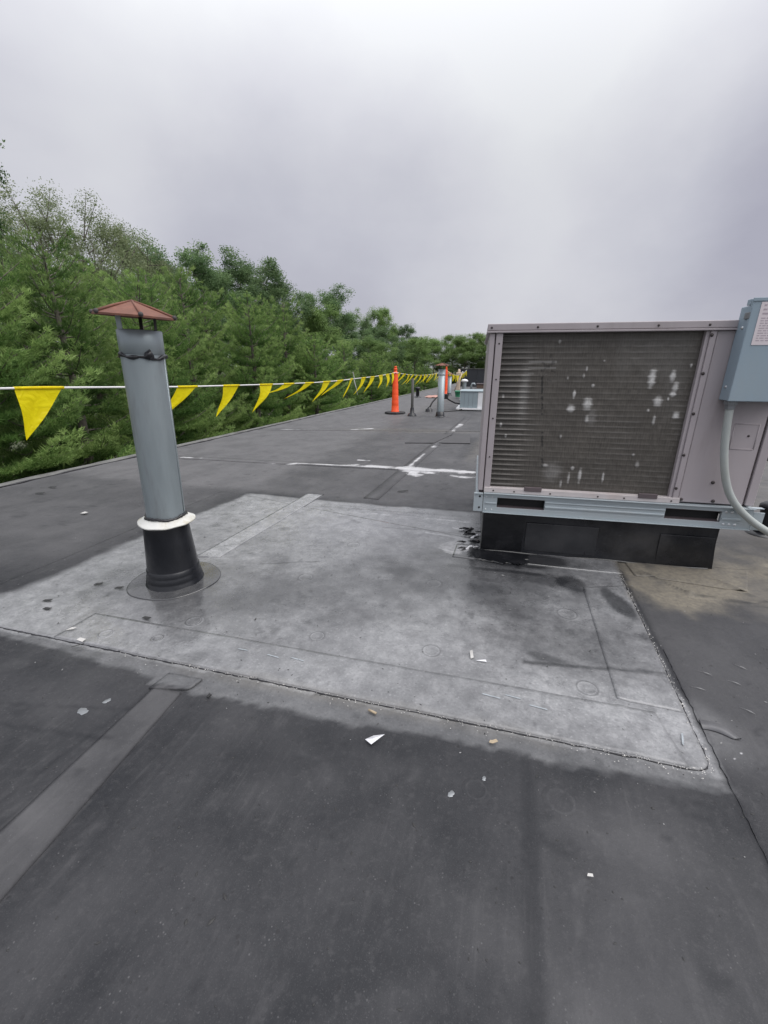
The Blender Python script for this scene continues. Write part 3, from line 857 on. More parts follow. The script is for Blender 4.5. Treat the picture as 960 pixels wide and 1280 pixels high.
    for y0, y1 in segs:
        n = 24; vs = []; fs = []
        for i in range(n + 1):
            y = y0 + (y1 - y0 - .006) * i / n
            x = float(edge_x(np.array(y))); wob = .007 * (vnoise(np.array(y * 3.1), np.array(.5), 7) - .5) + .004 * (vnoise(np.array(y * 11.), np.array(.5), 8) - .5)
            z = .012 + float(wob)
            vs += [(x + .022, y, z - .010), (x + .006, y, z + .008), (x - .035, y, z + .012), (x - .04, y, z - .10), (x - .032, y, z - .10), (x - .028, y, z - .002)]
        for i in range(n):
            a = i * 6; c = a + 6
            for q in range(5):
                fs.append((a + q, c + q, c + q + 1, a + q + 1))
        MB().add(vs, fs).build('edge_strip', M['flash'], edge)
    # membrane gap: dark bead behind strip
    b = MB()
    pts = [(float(edge_x(np.array(y))) + .045 + .006 * rs.gauss(0, 1), y, .004) for y in np.arange(-3, 30, .12)]
    b.tube(pts, [.012 * rs.uniform(.3, 1.4) for _ in pts], 5).build('edge_sealant', M['mastic'], edge)
    return roof


build_roof()


# ------------------------------------------------------------------ ground beyond the building
def build_ground():
    n = 61
    r = np.concatenate([np.linspace(0, 60, 25), np.geomspace(70, 2500, 18)])
    a = np.linspace(0, 2 * np.pi, n)[:-1]
    X = r[:, None] * np.cos(a); Y = r[:, None] * np.sin(a)
    Z = -4.5 + .3 * (fbm(X, Y, .1, 200, 3) - .5)
    V = np.stack([X, Y, Z], -1).reshape(-1, 3); m = len(a)
    i, j = np.meshgrid(np.arange(len(r) - 1), np.arange(m), indexing='ij'); j2 = (j + 1) % m
    F = np.stack([(i * m + j).ravel(), ((i + 1) * m + j).ravel(), ((i + 1) * m + j2).ravel(), (i * m + j2).ravel()], 1)
    o = link(bpy.data.objects.new('ground', np_mesh('ground', V, F, M['floor'], None, True)))
    tag(o, kind='structure')


build_ground()


# ------------------------------------------------------------------ trees
def wood_mesh(name, limbs):
    mb = MB()
    for pts, rs, n in limbs:
        mb.tube(pts, rs, n, True, False)
    return mb.mesh(name, M['bark'])


def pine_proto(seed, H=8.5, R=3.5):
    r = np.random.default_rng(seed)
    limbs = [([(0, 0, -.2), (.05, 0, H * .3), (0, .06, H * .65), (0, 0, H * .98)], [.17, .13, .08, .015], 7)]
    P = []; D = []; T = []
    z = 1.2
    while z < H - .25:
        t = z / H
        nb = r.integers(5, 8) if t < .9 else 5
        a0 = r.random() * 6.28
        for k in range(nb):
            a = a0 + 6.283 * k / nb + r.normal(0, .16)
            L = (R * (1 - t) ** .66 * (.92 if t > .15 else .8) * r.uniform(.70, 1.14) + .15)
            sl = .06 + .70 * t ** 2.4 + r.normal(0, .04)
            da = np.array([math.cos(a), math.sin(a), 0.0]); pa = np.array([-da[1], da[0], 0])
            zj = z + r.normal(0, .05)
            hz = lambda u: zj + L * (sl * u + .12 * u * u - .10 * math.sin(math.pi * u))
            pts = [(da[0] * L * u, da[1] * L * u, hz(u)) for u in (0, .35, .7, 1)]
            limbs.append((pts, [.035 * (1 - t) + .012, .022 * (1 - t) + .008, .012, .004], 4))
            ns = max(4, int(L / .105))
            bt = r.normal(0, .12)
            for i in range(ns):
                u = .14 + .86 * (i + r.random()) / ns
                c = da * L * u; cz = hz(u)
                ll = (.34 * L * (1.10 - u) ** .8 + .10) * r.uniform(.75, 1.15)
                for sgn in (-1, 1):
                    bd = da * .70 + pa * sgn * .72 + np.array([0, 0, .12]); bd /= np.linalg.norm(bd)
                    nt = max(2, int(ll / .085))
                    for q in range(nt):
                        w = ll * (q + .5 + .5 * r.random()) / nt
                        P.append((c[0] + bd[0] * w, c[1] + bd[1] * w, cz + bd[2] * w + r.normal(0, .022)))
                        D.append(bd * .62 + np.array([0, 0, .62])); T.append(.40 + bt + .30 * u + .25 * (w / max(ll, .2)) * u + r.normal(0, .08))
            P.append((da[0] * L, da[1] * L, hz(1.0))); D.append(da * .6 + np.array([0, 0, .6])); T.append(.85 + bt)
        z += (.52 - .20 * t) * r.uniform(.9, 1.15)
    P.append((0, 0, H)); D.append((0, 0, 1)); T.append(.8)
    P = np.array(P); D = np.array(D); T = np.array(T)
    D /= np.linalg.norm(D, axis=1)[:, None]
    k = 11
    n = len(P)
    d = D[:, None, :] + r.normal(0, .46, (n, k, 3)); d /= np.linalg.norm(d, axis=2)[..., None]
    ln = r.uniform(.075, .125, (n, k, 1))
    s = np.cross(d, r.normal(0, 1, (n, k, 3))); s /= np.linalg.norm(s, axis=2)[..., None]
    base = P[:, None, :] + r.normal(0, .020, (n, k, 3))
    w = .0078
    V = np.stack([base - s * w, base + s * w, base + d * ln], 2).reshape(-1, 3)
    F = np.arange(n * k * 3).reshape(-1, 3)
    tint = np.repeat(np.clip(T[:, None] + r.normal(0, .08, (n, k)), 0, 1).ravel(), 3)
    print('pine tris', len(F))
    return wood_mesh('trunk', limbs), np_mesh('crown', V, F, L_pine, {'tint': tint})


def decid_proto(seed, H=12., R=3.6, base=.28, leaves=70, size=.17, mat_=None, clump=.62, nsec=5, nter=4, tall=1.0):
    r = np.random.default_rng(seed)
    limbs = [([(0, 0, -.3), (.1, 0, H * base), (.0, .12, H * .62), (0, 0, H * .9)], [.22, .17, .10, .02], 7)]
    C = []
    npr = 13
    for i in range(npr):
        t = base + (.93 - base) * (i / (npr - 1)) ** .9
        a = i * 2.4 + r.normal(0, .3)
        prof = math.sin(math.pi * min(1, (t - base) / (1 - base) * .78 + .20)) ** .7
        L = R * prof * r.uniform(.75, 1.15) + .3
        up = .35 + .9 * (t - base) / (1 - base)
        d = np.array([math.cos(a), math.sin(a), up]); d /= np.linalg.norm(d)
        p0 = np.array([0, 0, H * t])
        p1 = p0 + d * L * .5 + r.normal(0, .12, 3); p2 = p0 + d * L + np.array([0, 0, .12 * L])
        limbs.append(([tuple(p0), tuple(p1), tuple(p2)], [.085 * (1.15 - t), .05 * (1.15 - t), .012], 5))
        for s in range(nsec):
            u = r.uniform(.35, 1)
            q0 = p0 + (p2 - p0) * u
            e = d * .5 + r.normal(0, .6, 3) + np.array([0, 0, .35]); e /= np.linalg.norm(e)
            l2 = L * r.uniform(.25, .5) + .3
            q1 = q0 + e * l2
            limbs.append(([tuple(q0), tuple(q1)], [.026, .006], 4))
            for k in range(nter):
                f = e * .5 + r.normal(0, .7, 3); f /= np.linalg.norm(f)
                q2 = q0 + (q1 - q0) * r.uniform(.45, 1) + f * r.uniform(.2, .55)
                C.append(q2)
    C.append(np.array([0, 0, H * .97]))
    C = np.array(C)
    n = len(C)
    cs = clump * r.uniform(.55, 1.15, n)
    k = leaves
    off = r.normal(0, 1, (n, k, 3)); off /= np.linalg.norm(off, axis=2)[..., None]
    off *= (r.random((n, k, 1)) ** .75) * cs[:, None, None] * np.array([1, 1, .72])
    pos = C[:, None] + off
    a = r.normal(0, 1, (n, k, 3)) * np.array([1, 1, .6]); a /= np.linalg.norm(a, axis=2)[..., None]
    b = np.cross(a, r.normal(0, 1, (n, k, 3)) + np.array([0, 0, 1.0])); b /= np.linalg.norm(b, axis=2)[..., None]
    sz = size * r.uniform(.6, 1.15, (n, k, 1))
    V = np.stack([pos - a * sz * .55, pos + b * sz * .3, pos + a * sz * .55, pos - b * sz * .3], 2).reshape(-1, 3)
    F = np.arange(n * k * 4).reshape(-1, 4)
    tt = np.clip(.52 + r.normal(0, .13, n)[:, None] + .18 * off[..., 2] / cs[:, None] + r.normal(0, .12, (n, k)), 0, 1)
    return wood_mesh('trunk', limbs), np_mesh('crown', V, F, mat_, {'tint': np.repeat(tt.ravel(), 4)})


PINES = [pine_proto(300 + i, 8.5, R) for i, R in enumerate((3.4, 3.0, 3.6, 2.8))]
OAKS = [decid_proto(400 + i, 12, 3.7, .30, 210, .125, L_oak, .78) for i in range(2)]
AIRY = [decid_proto(500 + i, 12, 3.4, .30, 80, .075, L_airy, .58, 6, 5) for i in range(2)]
LITE = [decid_proto(600 + i, 12, 3.5, .25, 220, .125, L_lite, .88) for i in range(2)]


def tree(name, protos, idx, x, y, top, label, cat, group=None, wide=1.0, H=8.5, rot=None):
    s = (top + 4.5) / H
    o = empty(name, (x, y, -4.5), label, cat, group, (0, 0, random.random() * 6.28 if rot is None else rot))
    o.scale = (s * wide, s * wide, s)
    tr, cr = protos[idx % len(protos)]
    inst('trunk', tr, o); inst('crown', cr, o)
    return o


def build_trees():
    # front row of pines against the left roof edge
    front = [(-9.0, 5.0, 3.8, 'tall soft-needled pine at the far left edge of the photo', 1.05), (-8.9, 7.0, 3.5, 'broad pine behind the large yellow pennant at far left', 1.0),
             (-9.1, 9.3, 3.2, 'rounded pine directly left of the rusty pipe cap', 1.0), (-9.7, 11.6, 3.75, 'pine whose top shows right above the rusty pipe cap', .95),
             (-9.2, 14.2, 3.45, 'domed pine just right of the rusty pipe cap', 1.0), (-10, 18.1, 4.0, 'fourth pine right of the near pipe, its top below the oak crowns', .95),
             (-9.0, 18.9, 2.5, 'low bushy pine in front of the thin oak crown', 1.05), (-8.9, 22.3, 2.35, 'small pine between the low bushy pine and the orange channelizer', 1.0),
             (-8.7, 26.2, 1.9, 'small far pine just left of the orange channelizer post', 1.0), (-8.5, 30.5, 1.5, 'smallest pine right behind the orange channelizer post', 1.0)]
    for i, (x, y, top, lab, w) in enumerate(front):
        tree('pine_tree', PINES, i, x, y, top, lab, 'tree', 'pines along the left roof edge', w)
    for i, (x, y, top) in enumerate(((-9.2, 2.2, 3.6), (-12.2, 7.2, 4.0), (-12.4, 10.6, 3.9), (-12.6, 13.4, 4.2), (-12.8, 16.6, 4.2), (-12.5, 21, 3.6), (-12, 25, 3.0), (-12, 29.5, 2.6), (-11, 35, 2.2), (-10, 41, 1.6), (-9.5, 47, 1.4))):
        tree('pine_tree', PINES, i + 2, x, y, top, 'dark pine filling the second row behind the front pines', 'tree', 'second row of pines', 1.05)
    ai = [(-17, 12.2, 6.3, 'thin pale tree at the left photo edge above the pines'), (-17, 13.9, 7.1, 'tallest thin pale tree showing sky between its leaves'),
          (-17, 15.6, 7.0, 'thin pale tree with dark forked trunk seen above the pines'), (-17.2, 17.6, 6.7, 'thin pale tree just left of the dark oak crowns')]
    for i, (x, y, top, lab) in enumerate(ai):
        tree('thin_tree', AIRY, i, x, y, top, lab, 'tree', 'thin pale trees behind the pines', 1.0, 13.6)
    tree('dark_tree', OAKS, 0, -14.5, 8.9, 6.6, 'dark tree cut by the left photo edge, higher than the rest', 'tree', None, .62, 13)
    oak = [(-18, 20.6, 7.1, 'round dark oak above and right of the rusty pipe cap', 1.0), (-18, 23.4, 7.05, 'dark oak second from the left of the oak crowns', .95),
           (-18, 27.6, 7.95, 'leafy oak crown in the middle of the tree line', 1.0), (-18, 31.0, 8.0, 'oak at the right end of the middle crowns, beside the sky gap', .95),
           (-17.5, 39.3, 7.9, 'tall open oak standing alone against the sky right of the gap', 1.05), (-17.5, 44.5, 6.7, 'oak just right of the tall open oak', 1.0),
           (-17.5, 68.0, 7.2, 'dark round tree at the right end of the left tree line', 1.15)]
    for i, (x, y, top, lab, w) in enumerate(oak):
        tree('oak_tree', OAKS, i, x, y, top, lab, 'tree', 'oaks behind the pines', w, 13.9)
    tree('light_tree', LITE, 0, -17.8, 57, 8.1, 'pointed light green tree between the oaks and the dark round tree', 'tree', None, .85, 13.6)
    tree('light_tree', LITE, 1, -12.5, 40, 2.7, 'low light green tree behind the orange channelizer post', 'tree', None, 1.1, 12)
    tree('light_tree', LITE, 0, -12.5, 55, 3.4, 'low light green tree below the dark round tree', 'tree', None, 1.2, 12)
    far = [(-16.5, 78, 4.6), (-13.2, 72, 5.2), (-10.6, 75, 5.5), (-8.2, 71, 5.1), (-5.8, 74, 5.6), (-3.3, 72, 5.3), (-1.0, 75, 5.4)]
    names = ['far round tree at the left end of the row behind the vent', 'second tree from the left in the far row', 'far tree directly above the rusty cap of the far vent',
             'far tree above the yellow pennants beyond the vent', 'far tree above the dark wall', 'far tree next to the left edge of the big unit', 'far tree partly hidden by the left edge of the big unit']
    for i, (x, y, t) in enumerate(far):
        tree('light_tree', LITE, i, x, y, t, names[i], 'tree', 'far row of trees beyond the roof', 1.25, 12.9)
    for i, (x, y, t) in enumerate(((-23, 10, 5), (-24, 17, 5.3), (-24, 24, 5.6), (-24, 32, 5.6), (-24, 41, 5.6), (-24, 52, 5.6), (-22, 64, 5), (-30, 12, 5.6), (-30, 27, 6), (-30, 44, 6), (-16, 34, 4.5), (-16, 50, 4.5), (-15, 61, 3.6), (-20, 82, 4.6), (-22, 4, 4.6), (-30, 0, 5),
                                   (-9, 80, 4.3), (-4, 81, 4.2), (1.5, 78, 5.0), (5, 74, 5.2), (9, 76, 5.2), (13, 73, 5.0), (17, 75, 5.3), (22, 72, 5.2), (27, 75, 5.0))):
        tree('oak_tree', [OAKS[0], LITE[1], OAKS[1]], i, x, y, t, 'leafy tree deep in the wood, mostly hidden by nearer crowns', 'tree', 'trees deep in the wood', 1.15, 12)


build_trees()


# ------------------------------------------------------------------ near vent pipe
def rust_cap(parent, R, z0, z1, a0, m_rust, ribs=True, n=6):
    cap = MB()
    vs = []; t = .012 * R / .26
    for k in range(n):
        a = a0 + 2 * math.pi * k / n
        vs += [(R * math.cos(a), R * math.sin(a), z0), (R * math.cos(a), R * math.sin(a), z0 - t)]
    vs += [(0, 0, z1), (0, 0, z1 - t * 2)]
    A, B = 2 * n, 2 * n + 1
    fs = []
    for k in range(n):
        k2 = (k + 1) % n
        fs += [(2 * k, 2 * k2, A), (2 * k + 1, B, 2 * k2 + 1), (2 * k, 2 * k + 1, 2 * k2 + 1, 2 * k2)]
    cap.add(vs, fs)
    c = cap.build('rain_cap', m_rust, parent)
    if ribs:
        for k in range(n):
            a = a0 + 2 * math.pi * k / n
            d = Vector((math.cos(a), math.sin(a), 0))
            p1 = d * R * 1.005 + Vector((0, 0, z0 + .002)); p0 = Vector((0, 0, z1))
            MB().tube([p0, p0.lerp(p1, .5) + Vector((0, 0, .003)), p1], [.004, .0055, .0065], 8).build('cap_seam', m_rust, c)
            e = MB()
            e.lathe([(0.0001, -.011), (.008, -.008), (.011, 0), (.008, .008), (.0001, .011)], 10)
            e.build('seam_end', M['cap_under'], c, p1 - d * .004 + Vector((0, 0, .001)))
    return c


def build_pipe():
    root = empty('vent_pipe', (PIPE[0], PIPE[1], H1(*PIPE) + .004), 'tall galvanized vent pipe with rusty cap and black boot, standing nearest on the left', 'vent pipe', 'vent pipes on the roof', (0, 0, 0))
    tilt = (0, math.radians(1.75), 0)
    p = MB()
    r = .098
    p.lathe([(r, .30), (r, .80), (r, 1.248)], 64)
    p.lathe([(r, 1.2495), (r + .0012, 1.251), (r + .0012, 1.356), (r - .003, 1.359), (r - .004, 1.25)], 64)
    p.lathe([(r - .004, 1.25), (r - .004, .3)], 64)
    # vertical lock seam, turned away from the light
    a = math.radians(20)
    p.tube([((r + .001) * math.cos(a), (r + .001) * math.sin(a), .36), ((r + .001) * math.cos(a), (r + .001) * math.sin(a), 1.245)], .003, 6)
    pipe = p.build('pipe', M['galv'], root, rot=tilt)
    inner = MB().disc(r - .005, .9, 32).build('pipe_shade', M['black'], pipe)
    rr = random.Random(2)
    ph = [rr.random() * 6 for _ in range(6)]
    ms = MB()
    pts = []; rad = []
    for i in range(72):
        a = 2 * math.pi * i / 72
        z = 1.238 + .006 * math.sin(2 * a + ph[0]) + .005 * math.sin(5 * a + ph[1])
        bumpz = math.exp(-((a - (2 * math.pi - .52)) / .10) ** 2)
        pts.append(((r + .002) * math.cos(a), (r + .002) * math.sin(a), z + .016 * bumpz)); rad.append((.0075 + .003 * math.sin(9 * a + ph[2]) + .0015 * rr.random()) * (1 + 1.5 * bumpz))
    pts.append(pts[0]); rad.append(rad[0])
    ms.tube(pts, rad, 8, True, False).build('mastic_band', M['mastic'], pipe)
    # three straps up to the cap
    for k, (a, w) in enumerate(((math.radians(-103), .040), (math.radians(3), .016), (math.radians(128), .016))):
        c, s = math.cos(a), math.sin(a)
        q = MB()
        R0, R1 = r - .005, r + .016
        for z0, z1 in ((1.28, 1.446),):
            vs = []
            for z, R_ in ((z0, R0), (z1, R0 + .004)):
                for sg, dr in ((-1, 0), (1, 0), (1, .003), (-1, .003)):
                    vs.append(((R_ - dr) * c - s * sg * w / 2, (R_ - dr) * s + c * sg * w / 2, z))
            q.add(vs, [(0, 1, 5, 4), (1, 2, 6, 5), (2, 3, 7, 6), (3, 0, 4, 7)])
        q.build('cap_strap', M['galv'] if k == 0 else M['cap_under'], pipe)
    capr = bpy.data.objects.new('cap_holder', None)
    c = rust_cap(pipe, .184, 1.422, 1.486, math.radians(-36), M['rust'])
    c.rotation_euler = (math.radians(1.0), math.radians(2.5), 0)
    c.location = (-.040, -.018, 0)
    bpy.data.objects.remove(capr)
    col = MB()
    col.lathe([(r + .001, .408), (r + .010, .404), (.126, .391), (.144, .3835), (.1475, .380), (.147, .3755), (.140, .3735), (r + .002, .376)], 64,
              jit=lambda a, j, rr_, z: (rr_ * (1 + .010 * math.sin(3 * a) + .006 * math.sin(7 * a + 1)), z + .003 * math.sin(2 * a + 1) + .0012 * math.sin(9 * a)))
    cc = col.build('storm_collar', M['collar'], root, rot=tilt)
    s = MB(); pts = []; rad = []
    for i in range(60):
        a = 2 * math.pi * i / 60
        pts.append(((r + .004) * math.cos(a), (r + .004) * math.sin(a), .410 + .005 * math.sin(4 * a + 1) + .003 * rr.random())); rad.append(.006 + .0045 * rr.random())
    pts.append(pts[0]); rad.append(rad[0])
    s.tube(pts, rad, 6, True, False).build('collar_sealant', M['mastic'], cc)
    b = MB()
    b.lathe([(.100, .37), (.114, .368), (.118, .35), (.121, .30), (.136, .105), (.137, .10), (.141, .097), (.142, .07), (.142, .066), (.146, .060), (.149, .038), (.148, .030), (.152, .026), (.153, .010), (.160, .002)], 72)
    b.build('rubber_boot', M['boot'], root)
    # flat flange sealed to the patch: uses the membrane material
    n = 64
    rr_ = np.array([.14, .18, .21, .235, .239, .243, .2435]); zz = np.array([.0065, .006, .006, .006, .006, .0055, -.001])
    a = np.linspace(0, 2 * np.pi, n, endpoint=False)
    wob = 1 + .03 * np.sin(2 * a + .5) + .015 * np.sin(5 * a)
    X = rr_[:, None] * np.cos(a) * wob + .0; Y = rr_[:, None] * np.sin(a) * wob
    V = np.stack([X, Y, np.repeat(zz[:, None], n, 1) + height(X + PIPE[0], Y + PIPE[1]) - H1(*PIPE)], -1).reshape(-1, 3)
    i, j = np.meshgrid(np.arange(len(rr_) - 1), np.arange(n), indexing='ij'); j2 = (j + 1) % n
    F = np.stack([(i * n + j).ravel(), ((i + 1) * n + j).ravel(), ((i + 1) * n + j2).ravel(), (i * n + j2).ravel()], 1)
    m1, m2 = masks(V[:, 0] + PIPE[0], V[:, 1] + PIPE[1])
    m1[:, 0] *= .62; m1[:, 1] = np.maximum(m1[:, 1], .97)
    m2[-2 * n:, 1] = .55; m2[-n:, 1] = .9
    link(bpy.data.objects.new('boot_flange', np_mesh('boot_flange', V, F, M_roof, {'m1': m1, 'm2': m2}, False)), root)


build_pipe()


# ------------------------------------------------------------------ big rooftop unit (local frame: x along its front, y into the roof)
UNIT_O = (-.20, 2.75, 0.0)
UNIT_A = math.radians(4.6)
DEN = [(0.938, 1.143, 0.02, 0.055, 0.9), (1.041, 1.156, 0.016, 0.032, 0.8), (1.065, 1.096, 0.016, 0.032, 0.8), (1.061, 1.057, 0.016, 0.016, 0.95), (0.991, 1.016, 0.024, 0.028, 0.9), (1.101, 0.938, 0.02, 0.02, 0.95), (0.99, 0.913, 0.008, 0.03, 0.6), (0.536, 1.049, 0.008, 0.025, 0.9), (0.529, 0.966, 0.0225, 0.0225, 0.9), (0.618, 0.996, 0.0275, 0.04, 0.8), (0.627, 0.907, 0.012, 0.024, 0.6), (0.633, 1.1, 0.01, 0.01, 0.8), (0.585, 1.193, 0.006, 0.015, 0.5), (0.418, 1.34, 0.008, 0.012, 0.5), (0.672, 1.236, 0.006, 0.006, 0.5), (0.488, 1.139, 0.006, 0.01, 0.5), (0.13, 1.033, 0.008, 0.012, 0.5), (0.131, 0.86, 0.008, 0.015, 0.8), (0.167, 0.791, 0.008, 0.015, 0.6), (0.493, 0.798, 0.006, 0.015, 0.5), (0.636, 0.56, 0.01, 0.048, 0.7), (0.771, 0.557, 0.006, 0.035, 0.7), (0.573, 0.541, 0.0075, 0.036, 0.6), (0.531, 0.502, 0.0075, 0.024, 0.5), (0.588, 0.603, 0.01, 0.015, 0.5), (0.426, 0.615, 0.025, 0.01, 0.5), (0.949, 0.646, 0.012, 0.02, 0.4), (1.121, 1.211, 0.006, 0.012, 0.6), (0.917, 0.703, 0.008, 0.01, 0.4), (0.95, 0.966, 0.0075, 0.008, 0.6), (0.574, 1.153, 0.006, 0.015, 0.4), (0.249, 1.059, 0.03, 0.15, 0.16), (0.469, 0.576, 0.06, 0.07, 0.18), (1.042, 1.031, 0.006, 0.01, 0.8), (0.652, 0.917, 0.03, 0.048, 0.18)]


def coil_mat():
    m = bpy.data.materials.new('dirty_coil_fins')
    m.use_nodes = True
    nt = m.node_tree; L = nt.links.new
    b = nt.nodes['Principled BSDF']
    a = N(nt, 'ShaderNodeAttribute'); a.attribute_name = 'fin'
    s = N(nt, 'ShaderNodeSeparateXYZ'); L(a.outputs['Vector'], s.inputs[0])
    tc = N(nt, 'ShaderNodeTexCoord')
    mp = N(nt, 'ShaderNodeMapping'); mp.inputs['Scale'].default_value = (1, 1, .12)
    L(tc.outputs['Object'], mp.inputs['Vector'])
    n1 = N(nt, 'ShaderNodeTexNoise'); n1.inputs['Scale'].default_value = 130; n1.inputs['Detail'].default_value = 3; L(mp.outputs[0], n1.inputs['Vector'])
    n2 = N(nt, 'ShaderNodeTexNoise'); n2.inputs['Scale'].default_value = 3.5; n2.inputs['Detail'].default_value = 6; L(tc.outputs['Object'], n2.inputs['Vector'])
    r = N(nt, 'ShaderNodeValToRGB'); e = r.color_ramp.elements
    e[0].position = .25; e[0].color = (.070, .063, .054, 1); e[1].position = .75; e[1].color = (.145, .132, .115, 1)
    L(n1.outputs['Fac'], r.inputs['Fac'])
    mx = N(nt, 'ShaderNodeMix', data_type='RGBA'); L(n2.outputs['Fac'], mx.inputs['Factor']); mx.inputs['A'].default_value = (.062, .057, .051, 1); L(r.outputs['Color'], mx.inputs['B'])
    m3 = N(nt, 'ShaderNodeMix', data_type='RGBA'); L(s.outputs[1], m3.inputs['Factor']); L(mx.outputs['Result'], m3.inputs['A']); m3.inputs['B'].default_value = (.20, .195, .185, 1)
    m4 = N(nt, 'ShaderNodeMix', data_type='RGBA'); L(s.outputs[0], m4.inputs['Factor']); L(m3.outputs['Result'], m4.inputs['A']); m4.inputs['B'].default_value = (.60, .595, .58, 1)
    m5 = N(nt, 'ShaderNodeMix', data_type='RGBA'); L(s.outputs[2], m5.inputs['Factor']); L(m4.outputs['Result'], m5.inputs['A']); m5.inputs['B'].default_value = (.012, .012, .012, 1)
    L(m5.outputs['Result'], b.inputs['Base Color'])
    b.inputs['Roughness'].default_value = .5
    b.inputs['Metallic'].default_value = .15
    bu = N(nt, 'ShaderNodeBump'); bu.inputs['Distance'].default_value = .003; bu.inputs['Strength'].default_value = .6
    L(n1.outputs['Fac'], bu.inputs['Height']); L(bu.outputs[0], b.inputs['Normal'])
    return m


def build_coil(root):
    x0, x1, z0, z1 = .098, 1.150, .462, 1.392
    rows = 29
    nx = 240; per = 10; nz = rows * per + 1
    xs = np.linspace(x0, x1, nx); zs = np.linspace(z0, z1, nz)
    X, Z = np.meshgrid(xs, zs, indexing='ij')
    ph = (np.arange(nz) % per) / per
    prof = np.exp(-((ph - .5) / .14) ** 2)                # fin crests over each tube row
    wob = fbm(X, Z, 7, 210, 3)
    left = sstep(.36, .12, X)                              # deeper rows on the left, their shade and highlights put into colour too
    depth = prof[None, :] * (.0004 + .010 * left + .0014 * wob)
    Yc = .030 - depth + .004 * (fbm(X, Z, 20, 214, 3) - .5)
    pale = .0 * X; dent = .0 * X; dk = .0 * X
    for cx, cz, rx, rz, s in DEN:
        u = (X - cx) / (rx * 1.0); v = (Z - cz) / (rz * 1.0)
        d = np.hypot(u, v) + .45 * (fbm(X, Z, 45, 220, 3) - .5) + .25 * (prof[None, :] * -1 + .4)
        g = 1 - sstep(.30, 1.35, d)
        dent = np.maximum(dent, s * g)
        Yc = Yc - .003 * g * (s > .3)
    dent *= .72 + .5 * fbm(X, Z, 130, 230, 2)
    pale = prof[None, :] * (.05 + .34 * left * (.4 + wob) + .22 * sstep(.55, .75, wob)) + .22 * sstep(.55, .8, fbm(X, Z * .3, 5, 240, 3))
    sc = ((np.abs(Z - 1.231) < .006) | (np.abs(Z - 1.196) < .005)) & (X > .258) & (X < .416)
    pale = np.where(sc, .8, pale)
    sc = (np.abs(Z - 1.163) < .005) & (X > .26) & (X < .39) & (fbm(X, Z, 40, 250, 2) > .45)
    pale = np.where(sc, .55, pale)
    seam = np.abs(X - (.349 + (1.106 - Z) * .118)) < .006
    dk = np.where(seam & (Z < 1.2) & (Z > .6), .75 * (fbm(X, Z, 45, 260, 2) > .47), 0.0)
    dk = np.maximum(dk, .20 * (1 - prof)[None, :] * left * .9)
    dk = np.maximum(dk, .5 * sstep(.62, .7, fbm(X, Z, 45, 270, 2)) * (X > .33) * (X < .42) * (Z > 1.12) * (Z < 1.3))
    V = np.stack([X, Yc, Z], -1).reshape(-1, 3)
    A = np.stack([np.clip(dent, 0, 1), np.clip(pale, 0, 1), np.clip(dk, 0, 1) * (1 - np.clip(dent, 0, 1))], -1).reshape(-1, 3)
    F = grid_faces(nx, nz)[:, ::-1]
    link(bpy.data.objects.new('condenser_coil', np_mesh('condenser_coil', V, F, coil_mat(), {'fin': A}, False)), root)


def frame_box(mb, x0, x1, y0, y1, z0, z1, bev=.004):
    mb.box(x0, x1, y0, y1, z0, z1, bev)


